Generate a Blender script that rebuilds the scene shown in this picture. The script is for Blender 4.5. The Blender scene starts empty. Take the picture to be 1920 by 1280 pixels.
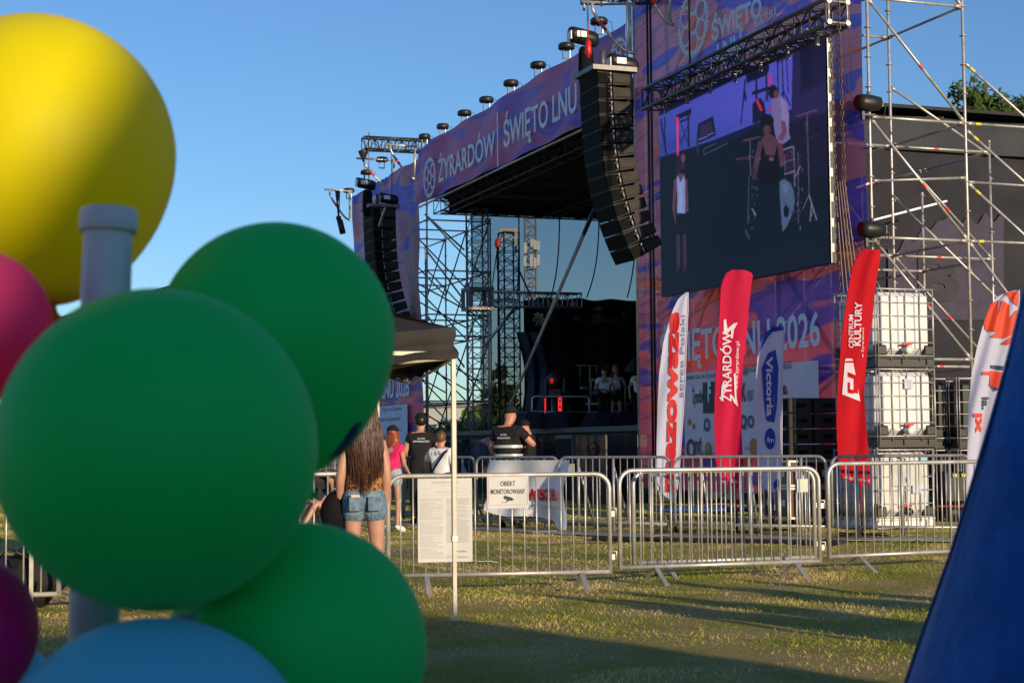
import bpy, math, random
import numpy as np
from mathutils import Vector, Matrix
random.seed(7); np.random.seed(7)
sc = bpy.context.scene
R = math.radians
COL = sc.collection

# ---------------------------------------------------------------- camera
CH = 1.28; FPX = 3106.0; PITCH = math.atan(195/FPX); ROLL = 0.0088
_F = Vector((0, math.cos(PITCH), math.sin(PITCH))); _R0 = Vector((1, 0, 0)); _U0 = Vector((0, -math.sin(PITCH), math.cos(PITCH)))
_XC = _R0*math.cos(ROLL) - _U0*math.sin(ROLL); _YC = _R0*math.sin(ROLL) + _U0*math.cos(ROLL)
cd = bpy.data.cameras.new('camera'); cam = bpy.data.objects.new('camera', cd); COL.objects.link(cam)
m = Matrix.Identity(4)
for i in range(3):
    m[i][0] = _XC[i]; m[i][1] = _YC[i]; m[i][2] = -_F[i]
m[2][3] = CH
cam.matrix_world = m
cd.sensor_width = 36; cd.lens = FPX/1920*36; cd.clip_start = 0.05; cd.clip_end = 3000
cd.dof.use_dof = True; cd.dof.focus_distance = 22; cd.dof.aperture_fstop = 13
sc.camera = cam

# ---------------------------------------------------------------- light
SUN_EL = R(10.5); SUN_DIR = Vector((0.56, -0.83, 0)).normalized()     # towards the sun: low, behind the camera's right shoulder
sd = (SUN_DIR*math.cos(SUN_EL) + Vector((0, 0, math.sin(SUN_EL)))).normalized()
L = bpy.data.lights.new('sun', 'SUN'); L.energy = 4.9; L.angle = R(0.6); L.color = (1.0, 0.80, 0.54)
lo = bpy.data.objects.new('sun', L); COL.objects.link(lo); lo.rotation_euler = sd.to_track_quat('Z', 'Y').to_euler()
w = bpy.data.worlds.new('World'); sc.world = w; w.use_nodes = True
nt = w.node_tree; bg = nt.nodes['Background']
sky = nt.nodes.new('ShaderNodeTexSky'); sky.sky_type = 'NISHITA'; sky.sun_disc = False
sky.sun_elevation = SUN_EL; sky.sun_rotation = math.atan2(SUN_DIR.x, SUN_DIR.y)
sky.altitude = 100; sky.air_density = 1.0; sky.dust_density = 0.1; sky.ozone_density = 3.0
wbm = nt.nodes.new('ShaderNodeMix'); wbm.data_type = 'RGBA'; wbm.blend_type = 'MULTIPLY'; wbm.inputs[0].default_value = 1; wbm.inputs[7].default_value = (.82, 1.0, 1.24, 1)   # camera white balance
nt.links.new(sky.outputs[0], wbm.inputs[6]); nt.links.new(wbm.outputs[2], bg.inputs[0]); bg.inputs[1].default_value = 0.128
sc.view_settings.view_transform = 'Standard'; sc.view_settings.look = 'None'
sc.view_settings.exposure = 0.0; sc.view_settings.gamma = 1.0
sc.cycles.use_denoising = True
sc.cycles.max_bounces = 6; sc.cycles.transparent_max_bounces = 12

# ---------------------------------------------------------------- coordinates
def ray(px, py): return (_XC*(px-960) + _YC*(640-py) + _F*FPX)
def PD(px, py, Y):                                   # point at distance Y ahead
    d = ray(px, py); return Vector((0, 0, CH)) + d*(Y/d.y)
def PG(px, py, z=0):                                 # point on level z
    d = ray(px, py); return Vector((0, 0, CH)) + d*((z-CH)/d.z)
TH = math.atan2(-1134, math.hypot(FPX, 195))
D1 = Vector((math.sin(TH), math.cos(TH), 0)); D2 = Vector((math.cos(TH), -math.sin(TH), 0))
_r = ray(1553, 831); O0 = Vector((_r.x*28/_r.y, 28, 0))
ZV = Vector((0, 0, 1))
def S(u, w, z): return O0 + D1*u + D2*w + ZV*z       # stage frame: u along the front (away), w into the stage, z up
def PW(px, py, w):                                   # photo ray meets the plane w -> (u, z)
    d = ray(px, py); o = Vector((0, 0, CH)) - O0
    t = (w - o.dot(D2))/d.dot(D2); p = o + d*t
    return p.dot(D1), p.z
def PU(px, py, u):
    d = ray(px, py); o = Vector((0, 0, CH)) - O0
    t = (u - o.dot(D1))/d.dot(D1); p = o + d*t
    return p.dot(D2), p.z

# ---------------------------------------------------------------- objects
ORG = {}
def tag(o, label=None, cat=None, group=None, kind=None):
    if label: o['label'] = label
    if cat: o['category'] = cat
    if group: o['group'] = group
    if kind: o['kind'] = kind
    return o
def thing(name, label, cat, loc=(0, 0, 0), group=None, rotz=0):
    o = bpy.data.objects.new(name, None); COL.objects.link(o); o.empty_display_size = 0.1
    o.location = loc; o.rotation_euler = (0, 0, rotz); ORG[o] = Vector(loc)
    return tag(o, label, cat, group)
class MB:
    def __init__(s): s.v = []; s.f = []; s.m = []; s.sm = []
    def add(s, vs, fs, mi=0, sm=False):
        k = len(s.v); s.v += [tuple(v) for v in vs]; s.f += [tuple(i+k for i in f) for f in fs]
        s.m += [mi]*len(fs); s.sm += [sm]*len(fs); return s
    def box(s, c, sx, sy, sz, ax=None, mi=0, bev=0):
        c = Vector(c); X, Y, Z = ax or (Vector((1, 0, 0)), Vector((0, 1, 0)), ZV)
        if bev:
            vs = []; b = bev
            for a, (i, j, k) in enumerate([(x, y, z) for x in (-1, 1) for y in (-1, 1) for z in (-1, 1)]):
                hx, hy, hz = sx/2, sy/2, sz/2
                vs += [c+X*i*hx+Y*j*(hy-b)+Z*k*(hz-b), c+X*i*(hx-b)+Y*j*hy+Z*k*(hz-b), c+X*i*(hx-b)+Y*j*(hy-b)+Z*k*hz]
            def I(i, j, k, a): return ((i > 0)*4+(j > 0)*2+(k > 0))*3+a
            fs = []
            for sg in (-1, 1):
                q = [I(sg, -1, -1, 0), I(sg, 1, -1, 0), I(sg, 1, 1, 0), I(sg, -1, 1, 0)]; fs.append(q if sg > 0 else q[::-1])
                q = [I(-1, sg, -1, 1), I(-1, sg, 1, 1), I(1, sg, 1, 1), I(1, sg, -1, 1)]; fs.append(q if sg > 0 else q[::-1])
                q = [I(-1, -1, sg, 2), I(1, -1, sg, 2), I(1, 1, sg, 2), I(-1, 1, sg, 2)]; fs.append(q if sg > 0 else q[::-1])
            for a in (-1, 1):
                for b2 in (-1, 1):
                    fs.append([I(a, b2, -1, 0), I(a, b2, 1, 0), I(a, b2, 1, 1), I(a, b2, -1, 1)])
                    fs.append([I(a, -1, b2, 0), I(a, 1, b2, 0), I(a, 1, b2, 2), I(a, -1, b2, 2)])
                    fs.append([I(-1, a, b2, 1), I(1, a, b2, 1), I(1, a, b2, 2), I(-1, a, b2, 2)])
            for i in (-1, 1):
                for j in (-1, 1):
                    for k in (-1, 1): fs.append([I(i, j, k, 0), I(i, j, k, 1), I(i, j, k, 2)])
            return s.add(vs, fs, mi)
        vs = [c+X*(i*sx/2)+Y*(j*sy/2)+Z*(k*sz/2) for i in (-1, 1) for j in (-1, 1) for k in (-1, 1)]
        return s.add(vs, [(0, 1, 3, 2), (4, 6, 7, 5), (0, 4, 5, 1), (2, 3, 7, 6), (0, 2, 6, 4), (1, 5, 7, 3)], mi)
    def tube(s, p, q, r, n=8, r2=None, mi=0, caps=True):
        return s.path([p, q], r, n, r2, mi, caps)
    def path(s, pts, r, n=8, r2=None, mi=0, caps=True, closed=False):
        pts = [Vector(p) for p in pts]; N = len(pts); vs = []; prev = None
        for i, p in enumerate(pts):
            if closed: d = pts[(i+1) % N]-pts[i-1]
            else: d = (pts[min(i+1, N-1)]-pts[max(i-1, 0)])
            d.normalize()
            if prev is None:
                a = Vector((0, 0, 1)) if abs(d.z) < .9 else Vector((1, 0, 0)); X = d.cross(a).normalized()
            else: X = (prev - d*prev.dot(d)).normalized()
            prev = X; Y = d.cross(X)
            rr = r if not callable(r) else r(i/(N-1))
            if r2 is not None: rr = r+(r2-r)*i/(N-1)
            vs += [p+(X*math.cos(2*math.pi*k/n)+Y*math.sin(2*math.pi*k/n))*rr for k in range(n)]
        fs = []
        for i in range(N if closed else N-1):
            j = (i+1) % N
            for k in range(n): fs.append((i*n+k, i*n+(k+1) % n, j*n+(k+1) % n, j*n+k))
        s.add(vs, fs, mi, True)
        if caps and not closed:
            k0 = len(s.v)-len(vs)
            s.f += [tuple(k0+k for k in range(n))[::-1], tuple(k0+(N-1)*n+k for k in range(n))]; s.m += [mi]*2; s.sm += [False]*2
        return s
    def ell(s, c, rx, ry, rz, ax=None, nu=20, nv=12, mi=0, fn=None):
        c = Vector(c); X, Y, Z = ax or (Vector((1, 0, 0)), Vector((0, 1, 0)), ZV); vs = []
        for j in range(nv+1):
            t = math.pi*j/nv
            for i in range(nu):
                a = 2*math.pi*i/nu; x, y, z = math.sin(t)*math.cos(a), math.sin(t)*math.sin(a), math.cos(t)
                if fn: x, y, z = fn(x, y, z)
                vs.append(c+X*x*rx+Y*y*ry+Z*z*rz)
        fs = []
        for j in range(nv):
            for i in range(nu): fs.append((j*nu+i, (j+1)*nu+i, (j+1)*nu+(i+1) % nu, j*nu+(i+1) % nu))
        return s.add(vs, fs, mi, True)
    def lathe(s, prof, c, ax, n=24, mi=0):           # prof: (r, h) along ax[2]
        c = Vector(c); X, Y, Z = ax; vs = []; fs = []
        for (r, h) in prof: vs += [c+X*r*math.cos(2*math.pi*i/n)+Y*r*math.sin(2*math.pi*i/n)+Z*h for i in range(n)]
        for j in range(len(prof)-1):
            for i in range(n): fs.append((j*n+i, j*n+(i+1) % n, (j+1)*n+(i+1) % n, (j+1)*n+i))
        return s.add(vs, fs, mi, True)
    def poly(s, pts, mi=0): return s.add(pts, [tuple(range(len(pts)))], mi)
    def grid(s, fn, nu, nv, mi=0, sm=True):
        vs = [fn(i/nu, j/nv) for j in range(nv+1) for i in range(nu+1)]
        fs = [(j*(nu+1)+i, j*(nu+1)+i+1, (j+1)*(nu+1)+i+1, (j+1)*(nu+1)+i) for j in range(nv) for i in range(nu)]
        return s.add(vs, fs, mi, sm)
    def build(s, name, mat, parent=None, label=None, local=False):
        me = bpy.data.meshes.new(name)
        off = Vector((0, 0, 0)) if (parent is None or local) else ORG.get(parent, Vector((0, 0, 0)))
        me.from_pydata([(v[0]-off[0], v[1]-off[1], v[2]-off[2]) for v in s.v], [], s.f)
        for mm in (mat if isinstance(mat, (list, tuple)) else [mat]): me.materials.append(mm)
        me.polygons.foreach_set('material_index', s.m); me.polygons.foreach_set('use_smooth', s.sm)
        me.validate(); me.update()
        o = bpy.data.objects.new(name, me); COL.objects.link(o)
        if parent is not None:
            o.parent = parent; ORG[o] = ORG.get(parent, Vector((0, 0, 0)))
        else: ORG[o] = Vector((0, 0, 0))
        if label: o['label'] = label
        return o
def copy_tree(o, parent=None, loc=None, rotz=None, label=None):
    c = o.copy(); COL.objects.link(c); c.parent = parent
    if loc is not None: c.location = loc
    if rotz is not None: c.rotation_euler = (0, 0, rotz)
    if label: c['label'] = label
    for ch in list(o.children): copy_tree(ch, c)
    return c

# ---------------------------------------------------------------- materials
def lin(r, g, b):
    f = lambda c: (c/255/12.92) if c/255 <= .04045 else ((c/255+.055)/1.055)**2.4
    return (f(r), f(g), f(b))
def mat(name, col, rough=.5, metal=0, var=.12, scale=6, bump=0, bscale=40, spec=.5, emit=0, transl=0, alpha=1, col2=None, sss=0, coat=0, stretch=None):
    mt = bpy.data.materials.new(name); mt.use_nodes = True; nt = mt.node_tree; N = nt.nodes; K = nt.links
    b = N['Principled BSDF']; b.inputs['Roughness'].default_value = rough; b.inputs['Metallic'].default_value = metal
    b.inputs['Specular IOR Level'].default_value = spec; b.inputs['Coat Weight'].default_value = coat
    tc = N.new('ShaderNodeTexCoord'); vec = tc.outputs['Object']
    if stretch:
        mp = N.new('ShaderNodeMapping'); mp.inputs['Scale'].default_value = stretch; K.new(vec, mp.inputs[0]); vec = mp.outputs[0]
    c1 = col; c2 = col2 or tuple(c*(1-var*2.2) for c in col)
    if var or col2:
        n = N.new('ShaderNodeTexNoise'); n.inputs['Scale'].default_value = scale; n.inputs['Detail'].default_value = 5; n.inputs['Roughness'].default_value = .62
        K.new(vec, n.inputs['Vector'])
        r = N.new('ShaderNodeMapRange'); r.inputs[1].default_value = .35; r.inputs[2].default_value = .7; K.new(n.outputs[0], r.inputs[0])
        mx = N.new('ShaderNodeMix'); mx.data_type = 'RGBA'; K.new(r.outputs[0], mx.inputs[0])
        mx.inputs[6].default_value = (*c1, 1); mx.inputs[7].default_value = (*c2, 1); out = mx.outputs[2]
        K.new(out, b.inputs['Base Color'])
    else:
        b.inputs['Base Color'].default_value = (*col, 1); out = None
    if bump:
        n2 = N.new('ShaderNodeTexNoise'); n2.inputs['Scale'].default_value = bscale; n2.inputs['Detail'].default_value = 4; K.new(vec, n2.inputs['Vector'])
        bp = N.new('ShaderNodeBump'); bp.inputs['Strength'].default_value = bump; bp.inputs['Distance'].default_value = .02
        K.new(n2.outputs[0], bp.inputs['Height']); K.new(bp.outputs[0], b.inputs['Normal'])
    if sss:
        b.inputs['Subsurface Weight'].default_value = sss; b.inputs['Subsurface Radius'].default_value = (.02, .02, .02)
    if emit:
        b.inputs['Emission Strength'].default_value = emit
        if out: K.new(out, b.inputs['Emission Color'])
        else: b.inputs['Emission Color'].default_value = (*col, 1)
    sh = b.outputs[0]; mo = N['Material Output']
    if transl:
        t = N.new('ShaderNodeBsdfTranslucent'); ms = N.new('ShaderNodeMixShader'); ms.inputs[0].default_value = transl
        if out: K.new(out, t.inputs[0])
        else: t.inputs[0].default_value = (*col, 1)
        K.new(sh, ms.inputs[1]); K.new(t.outputs[0], ms.inputs[2]); sh = ms.outputs[0]
    if alpha < 1:
        t = N.new('ShaderNodeBsdfTransparent'); ms = N.new('ShaderNodeMixShader'); ms.inputs[0].default_value = alpha
        K.new(t.outputs[0], ms.inputs[1]); K.new(sh, ms.inputs[2]); sh = ms.outputs[0]
    K.new(sh, mo.inputs['Surface'])
    return mt
def banner_mat(name, seed, c=(lin(106, 86, 206), lin(204, 120, 150), lin(230, 108, 78), lin(92, 74, 204)), transl=.28, alpha=.93):
    mt = bpy.data.materials.new(name); mt.use_nodes = True; nt = mt.node_tree; N = nt.nodes; K = nt.links
    b = N['Principled BSDF']; b.inputs['Roughness'].default_value = .55; b.inputs['Specular IOR Level'].default_value = .3
    tc = N.new('ShaderNodeTexCoord'); mp = N.new('ShaderNodeMapping'); mp.inputs['Location'].default_value = (seed, seed*.7, 0)
    mp.inputs['Rotation'].default_value = (R(24), 0, 0); mp.inputs['Scale'].default_value = (.4, .26, 1.25); K.new(tc.outputs['Object'], mp.inputs[0])
    n = N.new('ShaderNodeTexNoise'); n.inputs['Scale'].default_value = 1.15; n.inputs['Detail'].default_value = 1.6; n.inputs['Distortion'].default_value = 1.1; K.new(mp.outputs[0], n.inputs[0])
    r = N.new('ShaderNodeValToRGB'); K.new(n.outputs[0], r.inputs[0]); e = r.color_ramp.elements
    r.color_ramp.interpolation = 'EASE'
    e[0].position = .36; e[0].color = (*c[0], 1); e[1].position = .70; e[1].color = (*c[2], 1)
    for p, cc in ((.43, c[3]), (.485, c[1]), (.60, c[1])):
        x = e.new(p); x.color = (*cc, 1)
    # hue drift by height: bluer above, redder below to paint in sun glowing through
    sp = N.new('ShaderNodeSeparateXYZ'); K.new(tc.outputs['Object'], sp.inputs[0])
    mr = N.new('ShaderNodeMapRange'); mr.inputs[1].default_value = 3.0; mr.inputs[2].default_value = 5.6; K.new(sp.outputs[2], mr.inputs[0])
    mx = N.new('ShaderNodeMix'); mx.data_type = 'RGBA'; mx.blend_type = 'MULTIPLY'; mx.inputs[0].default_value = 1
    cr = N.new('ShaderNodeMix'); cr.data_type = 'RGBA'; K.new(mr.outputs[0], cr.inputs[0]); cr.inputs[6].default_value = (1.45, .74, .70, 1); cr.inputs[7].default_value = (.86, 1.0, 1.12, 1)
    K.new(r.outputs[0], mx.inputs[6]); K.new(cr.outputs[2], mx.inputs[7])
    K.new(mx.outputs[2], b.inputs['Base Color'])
    wn = N.new('ShaderNodeTexNoise'); wn.inputs['Scale'].default_value = 1.3; wn.inputs['Detail'].default_value = 3; K.new(tc.outputs['Object'], wn.inputs[0])
    bp = N.new('ShaderNodeBump'); bp.inputs['Strength'].default_value = .5; bp.inputs['Distance'].default_value = .12; K.new(wn.outputs[0], bp.inputs['Height']); K.new(bp.outputs[0], b.inputs['Normal'])
    t = N.new('ShaderNodeBsdfTranslucent'); K.new(mx.outputs[2], t.inputs[0]); ms = N.new('ShaderNodeMixShader'); ms.inputs[0].default_value = transl
    K.new(b.outputs[0], ms.inputs[1]); K.new(t.outputs[0], ms.inputs[2])
    tp = N.new('ShaderNodeBsdfTransparent'); m2 = N.new('ShaderNodeMixShader'); m2.inputs[0].default_value = alpha
    K.new(tp.outputs[0], m2.inputs[1]); K.new(ms.outputs[0], m2.inputs[2]); K.new(m2.outputs[0], N['Material Output'].inputs['Surface'])
    return mt
GALV = mat('galvanised_steel', (.62, .60, .56), .42, .5, var=.14, scale=7, col2=(.40, .36, .31))
GALV2 = mat('dull_galvanised_steel', (.46, .45, .43), .45, .5, var=.15, scale=14)
ALU = mat('aluminium', (.55, .55, .55), .35, .7, var=.1, scale=8)
DSTEEL = mat('dark_steel', (.06, .065, .07), .4, .5, var=.2)
BLACK = mat('black_metal', (.02, .02, .022), .42, .1, var=.2)
BPLAST = mat('black_plastic', (.018, .018, .018), .45, 0, var=.2)
BCLOTH = mat('black_cloth', (.010, .010, .012), .9, 0, var=.3, bump=.6, bscale=3, spec=.15)
SPK = mat('speaker_paint', (.040, .034, .027), .6, 0, var=.2, bump=.3, bscale=120, spec=.25)
GRILLE = mat('speaker_grille', (.006, .007, .009), .75, 0, var=.3, scale=60, spec=.1)
SKIN = mat('skin', (.52, .27, .18), .5, 0, var=.08, scale=12, sss=.1)
WHITEP = mat('white_paint', (.75, .74, .70), .4, 0, var=.05)
WPRINT = mat('white_print', lin(214, 220, 236), .6, 0, var=.06, transl=.25)
LPRINT = mat('pale_blue_print', lin(226, 238, 255), .6, 0, var=.04)
REDP = mat('red_print', lin(200, 24, 30), .5, 0, var=.08)
INK = mat('black_ink', (.02, .02, .022), .6, 0, var=0)
GREYINK = mat('grey_ink', (.30, .30, .32), .7, 0, var=0)
REDTAPE = mat('red_tape', lin(220, 60, 45), .5, 0, var=0)
YELTAPE = mat('yellow_tape', lin(215, 205, 40), .5, 0, var=0)

# ---------------------------------------------------------------- text
_tc = {}
def glyphs(text, bold=0.0):
    k = (text, bold)
    if k in _tc: return _tc[k]
    cu = bpy.data.curves.new('tmp', 'FONT'); cu.body = text; cu.offset = bold; cu.resolution_u = 3; cu.fill_mode = 'FRONT'
    o = bpy.data.objects.new('tmp', cu)
    me = o.to_mesh(); v = [(p.co.x, p.co.y) for p in me.vertices]; f = [tuple(p.vertices) for p in me.polygons]
    o.to_mesh_clear(); bpy.data.objects.remove(o); bpy.data.curves.remove(cu)
    xs = [a for a, b in v] or [0, 1]
    _tc[k] = (v, f, min(xs), max(xs)); return _tc[k]
CAP = .73
def text_on(mb, text, fn, bold=0.0, mi=0):           # fn(s in 0..1 along, t in cap heights up) -> point
    v, f, a, b = glyphs(text, bold); s = max(b-a, 1e-6)
    mb.add([fn((x-a)/s, y/CAP) for x, y in v], f, mi)
    return mb
def wtext(mb, text, x0, y0, x1, cap, w, bold=0.0, mi=0, slant=0):  # lettering on the plane w: starts at photo (x0,y0), ends at column x1, cap in metres
    u0, z0 = PW(x0, y0, w)
    u1 = _u_at(x1, w, z0)
    return text_on(mb, text, lambda s, t: S(u0+(u1-u0)*s+slant*t, w, z0+cap*t), bold, mi)
def _u_at(px, w, z):
    py = 700
    for _ in range(3):
        u, zz = PW(px, py, w); Y = (S(u, w, 0)).y; py += (zz-z)*FPX/Y
    return u
# ================================================================ ground
def ground():
    mt = bpy.data.materials.new('lawn_soil'); mt.use_nodes = True; nt = mt.node_tree; N = nt.nodes; K = nt.links
    b = N['Principled BSDF']; b.inputs['Roughness'].default_value = .95; b.inputs['Specular IOR Level'].default_value = .1
    tc = N.new('ShaderNodeTexCoord')
    n1 = N.new('ShaderNodeTexNoise'); n1.inputs['Scale'].default_value = .9; n1.inputs['Detail'].default_value = 8; n1.inputs['Roughness'].default_value = .65
    n2 = N.new('ShaderNodeTexNoise'); n2.inputs['Scale'].default_value = 22; n2.inputs['Detail'].default_value = 6; n2.inputs['Roughness'].default_value = .7
    for n in (n1, n2): K.new(tc.outputs['Object'], n.inputs[0])
    r = N.new('ShaderNodeValToRGB'); e = r.color_ramp.elements; e[0].position = .34; e[0].color = (.24, .27, .04, 1); e[1].position = .60; e[1].color = (.52, .38, .19, 1)
    x = e.new(.46); x.color = (.36, .31, .08, 1); x = e.new(.72); x.color = (.30, .20, .10, 1)
    mm = N.new('ShaderNodeMath'); mm.operation = 'MULTIPLY_ADD'; mm.inputs[1].default_value = .5; K.new(n2.outputs[0], mm.inputs[0])
    m2 = N.new('ShaderNodeMath'); m2.operation = 'MULTIPLY'; m2.inputs[1].default_value = .5; K.new(n1.outputs[0], m2.inputs[0]); K.new(m2.outputs[0], mm.inputs[2])
    K.new(mm.outputs[0], r.inputs[0]); K.new(r.outputs[0], b.inputs['Base Color'])
    bp = N.new('ShaderNodeBump'); bp.inputs['Strength'].default_value = 1; bp.inputs['Distance'].default_value = .05; K.new(n2.outputs[0], bp.inputs['Height']); K.new(bp.outputs[0], b.inputs['Normal'])
    def hgt(x, y):
        return -.012 + .012*math.sin(x*1.3+y*.7)*math.sin(y*.9-x*.4) + .006*math.sin(x*4.1+1)*math.sin(y*3.3)
    mb = MB()
    mb.grid(lambda s, t: Vector((-14+34*s, -12+60*t, hgt(-14+34*s, -12+60*t))), 170, 240)
    o = mb.build('grass_ground', mt); tag(o, kind='structure')
    q = MB(); z = -.03; Q = 900
    for (x0, y0, x1, y1) in ((-Q, -Q, Q, -12), (-Q, 48, Q, Q), (-Q, -12, -14, 48), (20, -12, Q, 48)):
        q.add([(x0, y0, z), (x1, y0, z), (x1, y1, z), (x0, y1, z)], [(0, 1, 2, 3)])
    tag(q.build('far_ground', mt), kind='structure')
    # ---- blades
    gm = bpy.data.materials.new('grass_blades'); gm.use_nodes = True; nt = gm.node_tree; N = nt.nodes; K = nt.links; b = N['Principled BSDF']
    b.inputs['Roughness'].default_value = .7; b.inputs['Specular IOR Level'].default_value = .25
    geo = N.new('ShaderNodeNewGeometry'); tc = N.new('ShaderNodeTexCoord')
    n1 = N.new('ShaderNodeTexNoise'); n1.inputs['Scale'].default_value = .9; n1.inputs['Detail'].default_value = 6; K.new(tc.outputs['Object'], n1.inputs[0])
    ad = N.new('ShaderNodeMath'); ad.operation = 'MULTIPLY_ADD'; ad.inputs[1].default_value = .20; K.new(geo.outputs['Random Per Island'], ad.inputs[0])
    m2 = N.new('ShaderNodeMath'); m2.operation = 'MULTIPLY_ADD'; m2.inputs[1].default_value = 1.5; m2.inputs[2].default_value = -.325; K.new(n1.outputs[0], m2.inputs[0]); K.new(m2.outputs[0], ad.inputs[2])
    r = N.new('ShaderNodeValToRGB'); e = r.color_ramp.elements; e[0].position = .25; e[0].color = (.17, .24, .022, 1); e[1].position = .80; e[1].color = (.74, .54, .26, 1)
    for p, c in ((.42, (.32, .37, .04, 1)), (.52, (.54, .48, .10, 1)), (.64, (.74, .57, .23, 1))):
        x = e.new(p); x.color = c
    K.new(ad.outputs[0], r.inputs[0]); K.new(r.outputs[0], b.inputs['Base Color'])
    t = N.new('ShaderNodeBsdfTranslucent'); K.new(r.outputs[0], t.inputs[0]); ms = N.new('ShaderNodeMixShader'); ms.inputs[0].default_value = .35
    K.new(b.outputs[0], ms.inputs[1]); K.new(t.outputs[0], ms.inputs[2]); K.new(ms.outputs[0], N['Material Output'].inputs['Surface'])
    n = 1050000
    Y = np.sqrt(np.random.rand(n)**1.25*(40**2-6.2**2)+6.2**2); X = (np.random.rand(n)*2-1)*(.34*Y+.9)+.15
    # clumps
    cl = np.sin(X*2.3+np.sin(Y*1.7)*1.3)*np.sin(Y*2.1+np.sin(X*1.1)*2) + .6*np.sin(X*7.1+Y*3)*np.sin(Y*6.3-X*2.2)
    bare = np.sin(X*.9+np.sin(Y*.6)*2.1+1)*np.sin(Y*.75-X*.35+.6); keep = np.random.rand(n) < (.62+.3*cl)*np.clip(1.15-1.5*np.maximum(bare-.35, 0), .18, 1); X = X[keep]; Y = Y[keep]; cl = cl[keep]; n = len(X)
    h = (.008+.020*np.random.rand(n)**2.2)*(1+.35*cl)*(1+.014*Y); wd = (.0009+.0008*np.random.rand(n))*(1+.05*np.maximum(Y-8, 0))
    a = np.random.rand(n)*2*np.pi; lean = (np.random.rand(n)*.9+.1)*h; la = np.random.rand(n)*2*np.pi
    z0 = -.012 + .012*np.sin(X*1.3+Y*.7)*np.sin(Y*.9-X*.4) + .006*np.sin(X*4.1+1)*np.sin(Y*3.3) - .004
    V = np.zeros((n, 4, 3), np.float32); ca, sa = np.cos(a)*wd, np.sin(a)*wd
    V[:, 0] = np.stack([X-ca, Y-sa, z0], 1); V[:, 1] = np.stack([X+ca, Y+sa, z0], 1)
    mx, my = X+np.cos(la)*lean*.35, Y+np.sin(la)*lean*.35
    V[:, 2] = np.stack([mx+ca*.7, my+sa*.7, z0+h*.6], 1); V[:, 3] = np.stack([X+np.cos(la)*lean, Y+np.sin(la)*lean, z0+h], 1)
    me = bpy.data.meshes.new('grass'); me.vertices.add(n*4); me.vertices.foreach_set('co', V.ravel())
    tri = np.array([[0, 1, 2], [0, 2, 3]], np.int32); idx = (tri[None]+np.arange(n)[:, None, None]*4).reshape(-1)
    me.loops.add(len(idx)); me.loops.foreach_set('vertex_index', idx); me.polygons.add(2*n)
    me.polygons.foreach_set('loop_start', np.arange(2*n, dtype=np.int32)*3)
    me.update(calc_edges=True); me.materials.append(gm)
    o = bpy.data.objects.new('grass', me); COL.objects.link(o)
    tag(o, 'short trampled green and straw coloured grass covering the field', 'grass', kind='stuff')
ground()

# ================================================================ trusses and scaffold
def truss(chord, lat, p, q, side, up, n, r=.025, rl=.012, tri=False):
    """box truss from p to q; side and up are half-extent vectors"""
    p, q = Vector(p), Vector(q); side, up = Vector(side), Vector(up)
    cs = [side+up, side-up, -side-up, -side+up]
    for c in cs: chord.tube(p+c, q+c, r, 7)
    for k in range(n):
        a = p+(q-p)*k/n; b = p+(q-p)*(k+1)/n
        for i in range(4):
            c, d = cs[i], cs[(i+1) % 4]
            if k % 2: c, d = d, c
            lat.tube(a+c, b+d, rl, 5, caps=False)
            lat.tube(a+cs[i], a+cs[(i+1) % 4], rl, 5, caps=False)
    for i in range(4): lat.tube(q+cs[i], q+cs[(i+1) % 4], rl, 5, caps=False)
def upright(root, u, w, z0, z1, m=GALV, r=.026, ros=True):
    mb = MB(); mb.tube(S(u, w, z0), S(u, w, z1), r, 8)
    if ros:
        z = math.ceil(z0/.5)*.5+.15
        while z < z1:
            mb.lathe([(r, -.006), (.062, -.006), (.062, .006), (r, .006)], S(u, w, z), (D1, D2, ZV), 8); z += .5
        mb.tube(S(u, w, z1-.02), S(u, w, z1+.02), r+.008, 8)
    return mb.build('upright', m, root)
def member(root, name, a, b, m=GALV, r=.024, tape=None, heads=True):
    mb = MB(); a, b = S(*a), S(*b); d = (b-a).normalized(); a += d*.035; b -= d*.035
    mb.tube(a, b, r, 8)
    if heads:
        for p, s in ((a, 1), (b, -1)): mb.tube(p, p+d*s*.12, r*1.35, 6)
    o = mb.build(name, m, root)
    if tape:
        t = MB(); c = a+(b-a)*(.06 if tape == 'y' else .45); t.tube(c-d*.05, c+d*.05, r+.003, 8, caps=False)
        ob = t.build('tape_mark', YELTAPE if tape == 'y' else REDTAPE, o)
    return o

# right-hand scaffold tower: uprights A (u0,w0), B (u0,w1), C (u1,w1), D, E on the outer row
UU = [-1.05, 1.2, 3.4, 5.6, 7.8]; WW = [0.28, 2.15, 4.27]
sr = thing('scaffold_tower', 'tall galvanised scaffold tower on the right carrying the big screen banner', 'scaffold', S(-1, 1, 0))
LV = [.65, 2.65, 4.65, 6.65, 8.65, 10.65]
for i, u in enumerate(UU):
    for j, ww in enumerate(WW):
        top = 11.6 if j < 2 else (6.85 if i > 0 else 4.9)
        if j == 2 and i == 0: continue
        if j == 2 and i == 2: top = 6.2
        upright(sr, u, ww, .05, top)
rn = random.Random(3)
for zi, z in enumerate(LV):
    for i, u in enumerate(UU):
        member(sr, 'ledger', (u, WW[0], z), (u, WW[1], z), tape='r' if rn.random() < .25 else None)
        if z < (6.9 if i == 1 else 6.1) and i in (1, 2): member(sr, 'ledger', (u, WW[1], z), (u, WW[2], z), tape='r' if rn.random() < .3 else None)
        if i < len(UU)-1:
            for j in ((0, 1) if z > 6.7 else (0, 1, 2)):
                if j == 2 and i in (0, 3): continue
                member(sr, 'ledger', (u, WW[j], z), (UU[i+1], WW[j], z), m=GALV2, tape='r' if rn.random() < .2 else None)
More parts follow.
